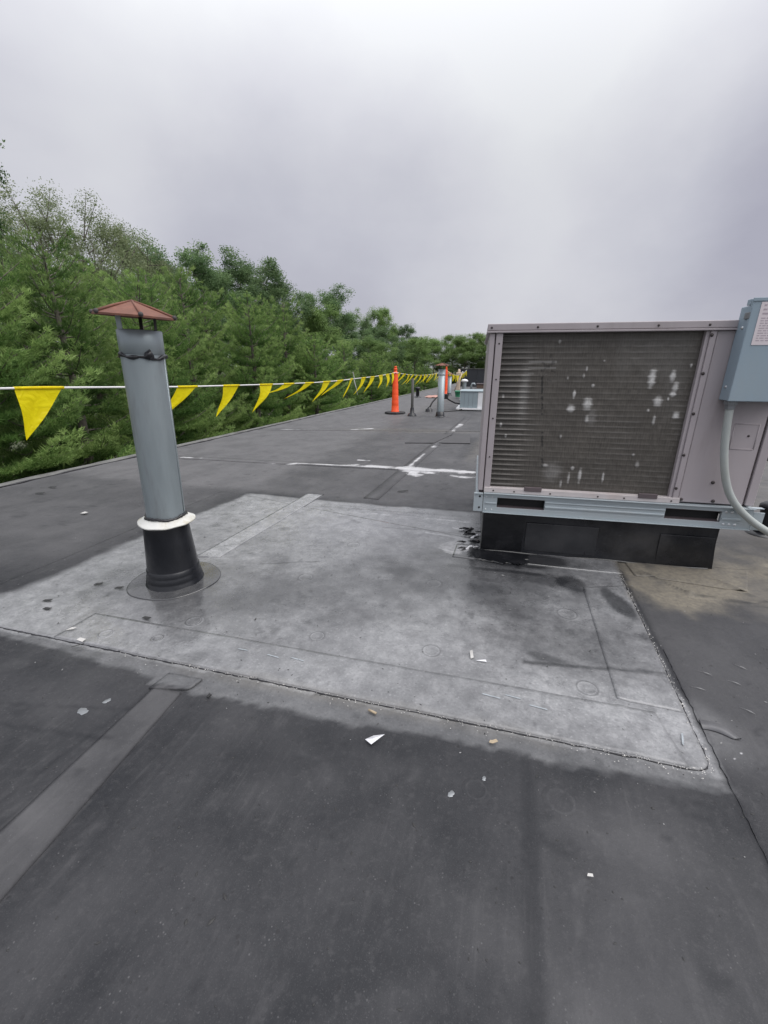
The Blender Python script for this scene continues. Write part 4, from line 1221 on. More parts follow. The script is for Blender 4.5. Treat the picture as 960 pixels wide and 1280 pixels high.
def build_unit():
    root = empty('rooftop_unit', UNIT_O, 'large mauve-grey rooftop air conditioner with dented dark coil, on a black curb', 'air conditioner', 'rooftop units', (0, 0, UNIT_A))
    build_coil(root)
    D = 1.30
    # hollow cabinet: back, sides, inner back of coil chamber
    MB().box(.022, .042, .03, D, .436, 1.39).box(1.556, 1.588, .03, D, .436, 1.39).box(.044, 1.554, D - .03, D, .436, 1.39).build('cabinet_side', M['casing'], root)
    MB().box(.05, 1.20, .10, .14, .45, 1.385).build('coil_backing', M['black'], root)
    # lid with drip edge
    lid = MB().box(.008, 1.600, -.012, D + .02, 1.400, 1.437, .004).box(.004, 1.604, -.016, D + .024, 1.388, 1.3985, .002)
    lidp = lid.build('top_lid', M['casing'], root)
    sm = MB().lathe([(.0001, .006), (.006, .0055), (.009, .002), (.0095, 0)], 10).mesh('screw', M['screw'])
    fr = (math.pi / 2, 0, 0)
    for x in (.030, .285, .60, .905, 1.15, 1.42):
        inst('screw', sm, lidp, (x, -.0125, 1.416), fr, (.7, .7, .7))
    # left corner post and coil frame strip
    post = MB().box(.022, .052, -.002, .06, .437, 1.387, .003).build('corner_post', M['casing'], root)
    MB().box(.0525, .0585, .012, .05, .44, 1.386).build('post_gap', M['gap'], post)
    st = MB().box(.059, .098, -.004, .05, .437, 1.387, .003).build('coil_frame', M['casing'], root)
    for z in (.66, .90, 1.13, 1.33):
        inst('screw', sm, st, (.079, -.0045, z), fr, (.55, .55, .55))
    st = MB().box(1.148, 1.166, .004, .05, .437, 1.387, .002).box(1.1665, 1.196, -.006, .05, .437, 1.387, .003).build('coil_frame', M['casing'], root)
    for z in (.52, .72, .955, 1.17, 1.365):
        inst('screw', sm, st, (1.172, -.0065, z), fr, (.95, .95, .95))
    # right hand access panel with embossed knock-out, and the end post
    pan = MB().box(1.200, 1.541, .002, .04, .437, 1.387, .004).build('access_panel', M['casing'], root)
    for (a, b_) in (((1.395, .765), (1.395, .905)), ((1.395, .905), (1.515, .905)), ((1.515, .905), (1.515, .765)), ((1.515, .765), (1.395, .765))):
        MB().tube([(a[0], .0015, a[1]), (b_[0], .0015, b_[1])], .0028, 6).build('knockout_edge', M['casing'], pan)
    for x, z in ((1.475, .84), (1.36, .565), (1.385, .452), (1.54 - .03, .452), (1.215, .452)):
        inst('screw', sm, pan, (x, .0015, z), fr, (.7, .7, .7) if z > .6 else (1.15, 1.15, 1.15))
    MB().box(1.543, 1.551, .012, .05, .437, 1.387).build('post_gap', M['gap'], root)
    MB().box(1.552, 1.596, -.003, .05, .437, 1.387, .004).build('corner_post', M['casing'], root)
    # bottom flange strip and clips under the coil
    fl = MB().box(.060, 1.205, -.012, .04, .428, .4615, .003).build('bottom_flange', M['casing_pale'], root)
    for x in (.12, .25, .47, .75, .90, 1.16):
        inst('screw', sm, fl, (x, -.0125, .442), fr, (.6, .6, .6))
    for x0 in (.310, .975):
        MB().box(x0, x0 + .105, -.018, .0, .449, .478, .003).build('coil_clip', M['gap'], fl)
    # base rail: C channel with two fork pockets, black walls inside standing in for shade
    r = MB()
    zt, zb = .4270, .2930
    y0, y1 = -.014, .006
    r.box(.062, 1.600, y0 - .02, .03, zt - .004, zt, .001)
    r.box(.062, 1.600, y0, y1, zt - .031, zt - .0042, .002)
    r.box(.062, 1.600, y0, y1, zb + .004, zb + .038, .002)
    r.box(.062, 1.600, y0 - .016, .03, zb, zb + .0038, .001)
    for xa, xb in ((.062, .150), (.445, 1.140), (1.440, 1.600)):
        r.box(xa, xb, y0, y1, zb + .0382, zt - .0312)
    rail = r.build('base_rail', M['rail'], root)
    rg = MB()
    for xa, xb in ((.446, 1.138),):
        rg.box(xa, xb, y0 - .008, y0 + .002, zb + .054, zb + .066, .003).box(xa, xb, y0 - .006, y0 + .002, zb + .086, zb + .094, .003)
    rg.box(1.442, 1.545, y0 - .006, y0 + .002, zb + .052, zb + .066, .003).box(.075, .148, y0 - .006, y0 + .002, zb + .058, zb + .070, .003)
    rg.build('rail_ridge', M['rail'], rail)
    for xa, xb in ((.150, .445), (1.140, 1.440)):
        p = MB().box(xa - .01, xb + .01, y1 + .03, y1 + .05, zb + .01, zt - .01)
        p.build('pocket_shade', M['black'], rail)
        q = MB()
        for z in (zb + .0385, zt - .0315):
            q.box(xa, xb, y0 + .001, y1 + .03, z - .0012, z + .0012)
        q.build('pocket_lip', M['gap'], rail)
    rv = MB().lathe([(.0001, .005), (.006, .0042), (.0085, 0)], 10).mesh('rivet', M['rivet'])
    for x in (1.462, 1.492, 1.522):
        for z in (.318, .395):
            inst('rivet', rv, rail, (x, y0, z), fr)
    for x in (.080, .118):
        for z in (.312, .398):
            inst('rivet', rv, rail, (x, y0, z), fr, (.7, .7, .7))
    lug = MB().box(.000, .058, -.020, -.012, .296, .424, .002).build('lifting_lug', M['rail'], root)
    MB().box(-.001, .0585, -.028, -.0205, .416, .424, .001).build('lug_lip', M['rail'], lug)
    for z in (.325, .400):
        MB().lathe([(.0001, .001), (.007, .001), (.007, -.002)], 12).build('bolt_hole', M['black'], lug, (.038, -.0205, z), fr)
    lug = MB().box(1.603, 1.660, -.012, -.005, .293, .402, .002).build('lifting_lug', M['rail'], root)
    MB().lathe([(.0001, .001), (.008, .001), (.008, -.002)], 12).build('bolt_hole', M['black'], lug, (1.628, -.0125, .325), fr)
    MB().box(1.560, 1.640, -.030, .0, .428, .432, .001).build('rail_tab', M['rail'], root)
    # base pan, side and back rails
    MB().box(.03, 1.59, .032, D, .415, .434).build('base_pan', M['gap'], root)
    MB().box(.01, .03, .035, D, zb, .412).box(1.585, 1.605, .035, D, zb, .412).box(.032, 1.583, D - .03, D, zb, .412).build('base_rail', M['rail'], root)

    # roof curb below it
    cr = empty('roof_curb', UNIT_O, 'black membrane-wrapped curb under the large air conditioner', 'curb', None, (0, 0, UNIT_A))
    c0, c1, d0, d1 = .070, 1.490, .030, 1.27
    nx, nz = 90, 16
    u, v = np.meshgrid(np.linspace(0, 1, nx), np.linspace(0, 1, nz), indexing='ij')
    Xc = c0 + (c1 - c0 - .022 * v) * u; Zc = -.012 + .300 * v
    Yc = d0 - .010 * (1 - v) ** 3 + .006 * (fbm(u * 4, v * 1.2, 3, 280, 3) - .5) + .004 * np.exp(-((u - .47) / .006) ** 2) * -1
    w = np.clip(sstep(.52, .9, fbm(u * 5 + 2, v * 1.5, 2.2, 290, 4)), 0, 1)
    V = np.stack([Xc, Yc, Zc], -1).reshape(-1, 3)
    o = link(bpy.data.objects.new('curb_face', np_mesh('curb_face', V, grid_faces(nx, nz)[:, ::-1], M['curb'], None, True)), cr)
    MB().box(c0, c0 + .02, d0 + .008, d1, -.01, .288, .004).box(c1 - .03, c1 - .008, d0 + .008, d1, -.01, .288, .004).box(c0 + .02, c1 - .03, d1 - .02, d1, -.01, .288).build('curb_side', M['curb'], cr)
    MB().box(c0 - .004, c0 + .012, d0 - .004, d0 + .012, -.008, .286, .003).build('corner_welt', M['flash'], cr)
    # overlay patches welded on the curb face, the grey one with painted reflection
    for xa, xb, za, zb_ in ((.072, .34, .012, .285), (.355, .80, .030, .225), (1.16, 1.462, .012, .215)):
        MB().box(xa, xb, d0 - .009, d0 - .002, za, zb_, .003).build('curb_patch', M['coat'] if xa < .2 else (M['curb_grey'] if xa < 1 else M['curb']), cr)
    b = MB(); pts = [(c0 + .02 + (c1 - c0 - .05) * t, d0 - .014 - .003 * math.sin(9 * t), .006 + .004 * math.sin(14 * t)) for t in np.linspace(0, 1, 60)]
    b.tube(pts, .0045, 6).build('base_welt', M['flash'], cr)
    # messy black mastic lumps at the near left corner
    rr = random.Random(11)
    for i in range(18):
        l = rr.uniform(.018, .060); w = l * rr.uniform(.16, .45); m = MB()
        ph = [rr.random() * 6 for _ in range(3)]
        m.lathe([(.0001, .0055), (.45, .005), (.85, .003), (1, 0)], 16, jit=lambda an, j, r_, z: (r_ * (1 + .35 * math.sin(2 * an + ph[0]) + .25 * math.sin(5 * an + ph[1])), z * (1 + .8 * math.sin(3 * an + ph[2]))))
        m.v = [(x_ * l, y_ * w, z_) for x_, y_, z_ in m.v]
        m.build('mastic_smear', M['mastic'] if i % 5 else M['foil'], cr, (rr.uniform(-.075, .060), rr.uniform(-.03, .40), H1(-.25, 2.9) + .010), (rr.uniform(-.25, .25), rr.uniform(-.25, .25), rr.uniform(-.3, 1.1)))
    return root


build_unit()


def to_world(x, y, z):
    c, s = math.cos(UNIT_A), math.sin(UNIT_A)
    return (UNIT_O[0] + x * c - y * s, UNIT_O[1] + x * s + y * c, z)


def build_disconnect():
    ox, oy, oz = to_world(1.280, .0, 1.034)
    root = empty('disconnect_box', (ox, oy, oz), 'pale blue metal electrical disconnect box with white label, hung on the unit', 'electrical box', None, (0, 0, UNIT_A))
    b = MB()
    b.box(.0, .300, -.086, -.002, .0, .462, .004)
    body = b.build('enclosure', M['boxblue'], root)
    c = MB()
    c.box(-.003, .303, -.106, -.0875, -.002, .492, .004)
    c.box(-.003, .303, -.0868, -.05, .464, .492, .003)
    lid = c.build('cover', M['boxblue'], root)
    MB().box(-.006, .306, -.110, -.1065, .478, .494, .0015).build('hood_lip', M['boxblue'], lid)
    MB().box(-.006, -.0005, -.104, -.06, .40, .43, .002).build('latch', M['fitting'], lid)
    for y, z in ((-.045, .07), (-.06, .36)):
        MB().lathe([(.0001, .005), (.006, .004), (.008, 0)], 10).build('rivet', M['rivet'], body, (-.0005, y, z), (0, -math.pi / 2, 0))
    lab = MB().box(.034, .285, -.1082, -.1064, .276, .474).build('label', M['label'], lid)
    rr = random.Random(8)
    p = MB()
    z = .455
    while z > .285:
        x = .048
        while x < .272:
            w = rr.uniform(.008, .026)
            p.box(x, min(.275, x + w), -.1086, -.1084, z, z + (.0045 if z < .40 else .008)); x += w + .005
        z -= .0115 if z < .40 else .019
    p.build('label_print', M['print'], lab)
    # the flexible conduit
    P = [(1.318, -.055, 1.035), (1.320, -.055, .985), (1.326, -.057, .90), (1.338, -.059, .80), (1.358, -.06, .70), (1.389, -.06, .60), (1.432, -.06, .510), (1.495, -.06, .432), (1.578, -.058, .362), (1.68, -.05, .300), (1.80, -.03, .235), (1.93, .0, .15), (2.05, .03, .07), (2.2, .06, .03), (2.6, .1, .03)]
    # smooth it
    Q = []
    V = [Vector(p) for p in P]
    for i in range(len(V) - 1):
        p0 = V[max(i - 1, 0)]; p1 = V[i]; p2 = V[i + 1]; p3 = V[min(i + 2, len(V) - 1)]
        for k in range(6):
            t = k / 6
            Q.append(.5 * ((2 * p1) + (p2 - p0) * t + (2 * p0 - 5 * p1 + 4 * p2 - p3) * t * t + (3 * p1 - p0 - 3 * p2 + p3) * t ** 3))
    Q.append(V[-1])
    r = empty('conduit', UNIT_O, 'pale grey-green flexible conduit curving down from the blue electrical box', 'conduit', None, (0, 0, UNIT_A))
    MB().tube(Q, .0195, 20).build('hose', M['conduit'], r)
    MB().lathe([(.0205, .988), (.025, .989), (.025, 1.012), (.033, 1.013), (.033, 1.0325), (.01, 1.0328)], 8, False, 1.318, -.055).build('hub_fitting', M['fitting'], r)


build_disconnect()


# ------------------------------------------------------------------ channelizer posts and pennant lines
def build_channelizer(x, y, label):
    root = empty('channelizer_post', (x, y, .004), label, 'traffic cone', 'orange channelizer posts')
    b = MB()
    n = 8
    vs = []
    for z, s in ((0, .265), (.035, .265), (.05, .25)):
        for k in range(n):
            a = math.pi / 8 + 2 * math.pi * k / n
            rad = s / math.cos(math.pi / 8) if False else s
            m = max(abs(math.cos(a)), abs(math.sin(a)))
            vs.append((rad * math.cos(a) / m * .98, rad * math.sin(a) / m * .98, z))
    fs = [(i * n + k, i * n + (k + 1) % n, (i + 1) * n + (k + 1) % n, (i + 1) * n + k) for i in range(2) for k in range(n)] + [tuple(2 * n + k for k in range(n))]
    b.add(vs, fs).build('rubber_base', M['rubberbase'], root)
    p = MB()
    prof = [(.112, .051), (.108, .07)]
    z = .08
    k = 0
    while z < 1.02:
        r = .098 - .036 * (z - .08) / .94
        prof += [(r, z), (r * .985, z + .118), (r * .95, z + .124), (r * .95, z + .134)]
        z += .14; k += 1
    prof += [(.054, 1.065), (.040, 1.085), (.036, 1.11), (.050, 1.125), (.052, 1.14), (.034, 1.155), (.030, 1.18), (.040, 1.195), (.032, 1.209), (.0001, 1.212)]
    p.lathe(prof, 28).build('post', M['orange'], root)
    return root


build_channelizer(-3.08, 11.34, 'nearer orange channelizer post with black rubber base, holding up the pennant line')
build_channelizer(-3.06, 19.9, 'far orange channelizer post half hidden behind the farther vent pipe')


def flag(parent, p, w, tip, curl, h_seg=8, thick=.0012):
    """triangular pennant: hem along +Y from p, tip offset, curl bends it out of plane"""
    a = Vector(p); b = Vector((p[0], p[1] + w, p[2] + .0)); t = Vector(tip)
    vs = []; fs = []
    nu = 5
    for i in range(h_seg + 1):
        v = i / h_seg
        hw = 1 - v
        for j in range(nu + 1):
            u = j / nu
            top = a.lerp(b, u)
            q = top.lerp(t, v)
            bend = math.sin(math.pi * v)
            q = q + Vector((curl[0] * bend + .022 * math.sin(5 * u + 4 * v + curl[2]) * v * hw * 2, curl[1] * bend * hw, 0))
            q.z -= .035 * bend * hw * (1 if curl[1] < 0 else .3)
            vs.append(q)
    m = nu + 1
    for i in range(h_seg):
        for j in range(nu):
            fs.append((i * m + j, i * m + j + 1, (i + 1) * m + j + 1, (i + 1) * m + j))
    o = MB().add(vs, fs, True).build('pennant', M['yellow'], parent)
    return o


def rope_z(y, y0, z0, y1, z1, sag):
    t = (y - y0) / (y1 - y0)
    return z0 + (z1 - z0) * t - sag * 4 * t * (1 - t)


def build_lines():
    rr = random.Random(21)
    X = -3.08
    f = lambda y: rope_z(y, -3.2, 1.27, 11.34, 1.062, .215) if True else 0
    root = empty('pennant_line', (0, 0, 0), 'nearer white rope hung with yellow triangular pennants, running to the orange post', 'pennant line', 'yellow pennant lines')
    zc = lambda y: np.interp(y, [-3, 1, 2.2, 3.5, 4.4, 5.4, 6.5, 7.5, 8.5, 9.5, 10.4, 11.25], [1.16, 1.085, 1.058, 1.012, .992, .972, .958, .960, .978, .990, 1.015, 1.045])
    ys = np.arange(-3.0, 11.3, .1)
    MB().tube([(X, float(y), float(zc(y))) for y in ys] + [(X, 11.27, 1.05)], .0072, 8).build('rope', M['rope'], root)
    lp = [(X + .076 * math.cos(a), 11.34 + .076 * math.sin(a), 1.05 + .004 * math.sin(3 * a)) for a in np.linspace(0, 2 * math.pi, 25)]
    MB().tube(lp, .0072, 8).build('rope_loop', M['rope'], root)
    #  y start, width, tip offset (dx, dy from start, dz), curl
    F = [(2.03, .325, (-.02, .005, -.335), (.01, .0, 0)), (2.99, .24, (-.02, .10, -.30), (.0, .0, 1)), (3.46, .27, (-.06, -.16, -.27), (.0, -.05, 2)),
         (4.14, .30, (-.06, -.10, -.33), (.0, .03, .5)), (4.86, .31, (-.05, -.14, -.33), (.03, .03, 1.5)), (5.46, .30, (-.10, -.42, -.13), (.02, -.02, 2.5)),
         (6.10, .30, (-.20, -.30, -.22), (.02, .03, .2)), (6.76, .30, (-.10, -.24, -.31), (.02, .02, 1.2)), (7.36, .30, (-.18, -.34, -.25), (.0, .02, 2.2)),
         (8.02, .14, (-.10, -.16, -.34), (.0, .0, .3)), (8.66, .28, (-.12, -.16, -.33), (.03, .0, 1)), (9.25, .30, (-.10, -.20, -.33), (.02, .04, 2)),
         (9.86, .31, (-.05, .06, -.29), (.03, .03, .6)), (10.42, .32, (-.02, .14, -.30), (.03, .02, 1.3)), (10.94, .22, (-.01, .08, -.27), (.02, .01, 1.9))]
    for y, w, t, c in F:
        z = float(zc(y)); z2 = float(zc(y + w))
        o = flag(root, (X, y, z), w, (X + t[0], y + t[1], z + t[2]), c)
        MB().tube([(X, y + w * k / 4, float(zc(y + w * k / 4))) for k in range(5)], .0105, 8).build('hem', M['yellow'], o)
    # knotted tail hanging on the rope
    kx = [(X + .02, 8.20, .97), (X - .02, 8.26, 1.06), (X + .01, 8.14, 1.10)]
    MB().tube(kx, .006, 6).build('rope_tail', M['rope'], root)
    MB().tube([(X, 8.22, .97), (X + .015, 8.30, .80), (X + .02, 8.36, .66)], .006, 6).build('rope_tail', M['rope'], root)
    root2 = empty('pennant_line', (0, 0, 0), 'farther white rope with crowded yellow pennants between the two orange posts', 'pennant line', 'yellow pennant lines')
    z2 = lambda y: 1.05 - .16 * 4 * ((y - 11.42) / 8.4) * (1 - (y - 11.42) / 8.4) * .75
    MB().tube([(X, float(y), float(z2(y))) for y in np.linspace(11.42, 19.82, 50)], .0075, 6).build('rope', M['rope'], root2)
    y = 11.62
    while y < 19.4:
        w = rr.uniform(.26, .33)
        z = float(z2(y))
        o = flag(root2, (X, y, z), w, (X + rr.uniform(-.24, -.04), y + rr.uniform(-.28, .12), z - rr.uniform(.25, .33)), (rr.uniform(-.03, .05), rr.uniform(0, .1), rr.random() * 3), 5)
        MB().tube([(X, y, z), (X, y + w, float(z2(y + w)))], .0095, 6).build('hem', M['yellow'], o)
        y += rr.uniform(.50, .64)
    root3 = empty('pennant_line', (0, 0, 0), 'last yellow pennant line far back, just left of the beige post', 'pennant line', 'yellow pennant lines')
    z3 = lambda y: 1.04 - .25 * 4 * ((y - 20) / 8) * (1 - (y - 20) / 8)
    MB().tube([(X + .05, float(y), float(z3(y))) for y in np.linspace(20, 28, 30)], .008, 6).build('rope', M['rope'], root3)
    y = 20.3
    while y < 27.6:
        flag(root3, (X + .05, y, float(z3(y))), .30, (X + rr.uniform(-.1, .12), y + rr.uniform(-.1, .2), float(z3(y)) - .34), (.02, .05, rr.random() * 3), 4)
        y += .42
    # post that ends the last line
    o = empty('beige_post', (-3.08, 24.6, .0), 'weathered beige post with a wider top, far back beside the dark wall', 'post')
    b = MB(); b.box(-.09, .09, -.09, .09, 0, .80, .01).build('shaft', M['beige'], o)
    MB().box(-.14, .14, -.14, .14, .80, .92, .015).build('post_cap', M['beige'], o)
    MB().lathe([(.07, .92), (.075, 1.0), (.05, 1.08), (.0001, 1.09)], 12).build('finial', M['beige'], o)
    o = empty('leaning_pole', (-3.05, 23.6, 0), 'pale pole leaning right beside the beige post', 'pole')
    MB().tube([(-.10, 0, 0), (.28, .0, .93)], .028, 8).build('shaft', M['beige'], o)
    MB().tube([(.27, 0, .90), (.295, 0, .97)], .036, 8).build('pole_end', M['white'], o)


build_lines()


# ------------------------------------------------------------------ far roof furniture
def build_far():
    # farther vent pipe
    root = empty('vent_pipe', (-1.79, 10.95, 0), 'farther galvanized vent pipe with rusty cap, right of the orange post', 'vent pipe', 'vent pipes on the roof')
    p = MB().lathe([(.086, .10), (.086, 1.15), (.082, 1.15), (.082, .9)], 32)
    pipe = p.build('pipe', M['galv'], root)
    MB().lathe([(.088, 1.00), (.0895, 1.005), (.0895, 1.03), (.088, 1.035)], 32).build('pipe_seam', M['galv'], pipe)
    rust_cap(pipe, .178, 1.235, 1.29, .3, M['rust'], True)
    for a in (.4, 2.5, 4.6):
        MB().box(-.012, .012, -.002, .002, 1.08, 1.245).build('cap_strap', M['cap_under'], pipe, (.083 * math.cos(a), .083 * math.sin(a), 0), (0, 0, a + math.pi / 2))
    MB().lathe([(.088, .135), (.10, .13), (.112, .03), (.125, .004), (.19, .003)], 32).build('rubber_boot', M['boot'], root)
    # third vent, far behind it
    root = empty('vent_pipe', (-2.80, 19.3, 0), 'small far vent pipe with rusty cap peeking out behind the farther vent', 'vent pipe', 'vent pipes on the roof')
    pipe = MB().lathe([(.085, 0), (.085, .84), (.08, .84), (.08, .6)], 20).build('pipe', M['galv'], root)
    rust_cap(pipe, .16, .90, .955, .2, M['rust'], False)
    MB().tube([(0, 0, .6), (0, 0, .91)], .014, 6).build('cap_strap', M['cap_under'], pipe)
    MB().lathe([(.09, .12), (.11, .03), (.16, .004)], 20).build('rubber_boot', M['boot'], root)
    # slim dark post with a flared foot
    root = empty('slim_vent', (-2.51, 10.91, 0), 'slim dark grey vent post with flared foot, between the orange post and the vent', 'vent pipe')
    MB().lathe([(.034, .15), (.034, .93), (.03, .93), (.03, .8)], 20).build('pipe', M['post_dark'], root)
    MB().lathe([(.036, .22), (.046, .20), (.056, .08), (.10, .055), (.115, .012), (.12, .003)], 24).build('rubber_boot', M['boot'], root)
    # low black stub by the roof edge
    root = empty('vent_stub', (-3.9, 17.9, 0), 'low black vent stub near the left roof edge, beyond the orange post', 'vent pipe')
    MB().lathe([(.07, 0.06), (.07, .30), (.11, .31), (.11, .40), (.0001, .42)], 20).build('pipe', M['boot'], root)
    MB().lathe([(.16, .003), (.13, .03), (.07, .062)], 20).build('rubber_boot', M['boot'], root)
    # far unit
    root = empty('rooftop_unit', (-1.53, 12.8, 0), 'low blue-grey rooftop unit with a white end panel, behind the farther vent', 'air conditioner', 'rooftop units', (0, 0, math.radians(3)))
    MB().box(0, .50, 0, 1.0, .075, .525, .008).build('cabinet', M['unit_far'], root)
    MB().box(.503, .95, .0, 1.0, .075, .525, .008).build('end_panel', M['white'], root)
    MB().box(-.02, .97, -.02, 1.02, .528, .555, .006).build('top_lid', M['unit_far'], root)
    MB().box(-.10, 1.05, -.06, 1.06, .025, .072, .006).build('base_rail', M['white'], root)
    for x in (.12, .24, .36):
        MB().box(x, x + .004, -.004, .001, .10, .50).build('panel_seam', M['gap'], root)
    MB().box(.02, .92, .04, .96, .002, .024).build('base_shade', M['black'], root)  # black block standing in for the shadow under the base rail
    # black gas hose that dips to a foot on the roof
    root = empty('gas_line', (0, 0, 0), 'black flexible gas line bending between the far unit and a rubber foot', 'pipe')
    P = [(-1.53, 12.9, .18), (-1.66, 12.75, .21), (-1.80, 12.65, .29), (-1.92, 12.6, .37), (-2.05, 12.6, .39), (-2.18, 12.55, .36), (-2.26, 12.35, .24), (-2.30, 12.15, .10)]
    MB().tube(P, .022, 8).build('hose', M['black'], root)
    MB().box(-1.99, -1.85, 12.52, 12.66, .33, .47, .02).build('valve', M['black'], root)
    MB().lathe([(.03, .13), (.05, .10), (.095, .07), (.10, .012), (.11, .002)], 16, True, -2.30, 12.12).build('rubber_foot', M['boot'], root)
    o = MB().tube([(-2.0, 12.2, .01), (-1.8, 12.25, .012), (-1.6, 12.5, .02), (-1.45, 12.75, .04)], .012, 6).build('cable', M['bit'])
    tag(o, 'thin dark cable lying on the roof in front of the low blue-grey unit', 'cable')
    # green tub and a white sheet behind the far unit
    root = empty('green_tub', (-2.22, 18.0, 0), 'small green plastic tub left of the low blue-grey unit', 'tub')
    MB().lathe([(.13, .05), (.16, .26), (.175, .26), (.175, .285), (.14, .28), (.12, .06)], 20).build('body', M['green'], root)
    MB().disc(.12, .06, 20).build('base', M['green'], root)
    root = empty('white_duct', (-1.95, 16.2, 0), 'long low white duct lying behind the blue-grey unit', 'duct')
    MB().box(0, 1.6, 0, .5, .04, .415, .015).build('body', M['white'], root)
    MB().box(.1, .2, .02, .48, 0, .038).box(1.4, 1.5, .02, .48, 0, .038).build('support', M['brown'], root)
    root = empty('mushroom_vent', (-2.46, 22.0, 0), 'small pale mushroom-capped vent behind the blue-grey unit', 'vent pipe')
    MB().lathe([(.10, 0), (.095, .5)], 18).build('pipe', M['galv'], root)
    MB().lathe([(.10, .49), (.165, .53), (.17, .58), (.10, .63), (.0001, .645)], 18).build('rain_cap', M['white'], root)
    root = empty('elbow_vent', (-2.15, 22.3, 0), 'grey gooseneck vent beside the small mushroom-capped vent', 'vent pipe')
    MB().tube([(0, 0, 0), (0, 0, .32), (.05, 0, .42), (.14, 0, .42), (.18, 0, .34)], .05, 12).build('pipe', M['galv'], root)
    # dark roof screen
    root = empty('roof_screen', (-3.7, 29.0, 0), 'dark grey panelled screen wall far back on the roof', 'screen wall')
    for k in range(6):
        MB().box(.61 * k, .61 * k + .60, 0, .12, 0, 1.07, .008).build('screen_panel', M['darkwall'], root)
    MB().box(-.02, 3.68, -.03, .15, 1.073, 1.11, .004).build('coping', M['flash'], root)
    root = empty('brown_vent', (-1.98, 27.0, 0), 'brown box vent in front of the dark screen wall', 'vent')
    MB().box(-.30, .30, 0, .5, 0, .22, .01).build('body', M['brown'], root)
    MB().box(-.34, .34, -.05, .55, .223, .27, .01).build('rain_cap', M['gap'], root)
    o = empty('light_mast', (-1.75, 30.2, 0), 'thin mast with small round lamps above the dark screen wall', 'mast')
    MB().tube([(0, 0, 0), (0, 0, 2.45)], .018, 6).build('mast', M['fitting'], o)
    MB().tube([(-.32, 0, 1.75), (.3, 0, 1.75)], .014, 6).build('crossbar', M['fitting'], o)
    for x, z in ((0, 2.5), (-.30, 2.12)):
        MB().lathe([(.0001, .09), (.07, .06), (.09, 0), (.07, -.06), (.0001, -.09)], 12).build('lamp', M['white'], o, (x, 0, z))
    MB().tube([(-.30, 0, 1.75), (-.30, 0, 2.05)], .012, 6).build('stem', M['fitting'], o)
    # crumpled salmon rag
    rr = random.Random(3)
    vs = []; fs = []
    for i in range(9):
        for j in range(6):
            vs.append((i * .09, j * .12, .02 + .06 * rr.random() * (0 < i < 8) * (0 < j < 5) + .03 * rr.random()))
    for i in range(8):
        for j in range(5):
            fs.append((i * 6 + j, (i + 1) * 6 + j, (i + 1) * 6 + j + 1, i * 6 + j + 1))
    o = MB().add(vs, fs, True).build('rag', M['pink'], None, (-3.55, 17.6, .004))
    tag(o, 'crumpled salmon cloth lying on the roof left of the farther vent', 'cloth')
    # right of the unit: a black pipe foot and a sleeper
    root = empty('pipe_support', (1.90, 3.72, 0), 'black rubber pipe support at the right photo edge under the conduit', 'pipe support')
    MB().lathe([(.055, .02), (.045, .17), (.05, .19), (.062, .21), (.058, .235), (.03, .255), (.0001, .258)], 24).build('post', M['boot'], root)
    MB().lathe([(.10, .003), (.09, .016), (.055, .022)], 24).build('base', M['boot'], root)
    root = empty('pipe_sleeper', (3.3, 7.0, 0), 'dark flat sleeper on the roof at the right photo edge', 'sleeper')
    MB().box(0, .6, 0, .12, 0, .07, .008).build('block', M['darkwall'], root)
    MB().box(.02, .58, .02, .10, .072, .08).build('top_strip', M['brown'], root)


build_far()


# ------------------------------------------------------------------ litter
def scrap(name, x, y, pts, m, label, cat, group=None, thick=.0015, rot=0.0, lift=0.0):
    """small folded flake: pts (dx, dy, dz) ring, fan from its middle"""
    c, s = math.cos(rot), math.sin(rot)
    base = .0105
    ring = [(dx * c - dy * s, dx * s + dy * c, dz + lift) for dx, dy, dz in pts]
    n = len(ring)
    mx = tuple(sum(p[i] for p in ring) / n for i in range(3))
    vs = ring + [(p[0], p[1], p[2] - thick) for p in ring] + [mx, (mx[0], mx[1], mx[2] - thick)]
    fs = []
    for k in range(n):
        k2 = (k + 1) % n
        fs += [(k, k2, 2 * n), (n + k2, n + k, 2 * n + 1), (k, n + k, n + k2, k2)]
    o = MB().add(vs, fs).build(name, m, None, (x, y, H1(x, y) + base))
    return tag(o, label, cat, group)


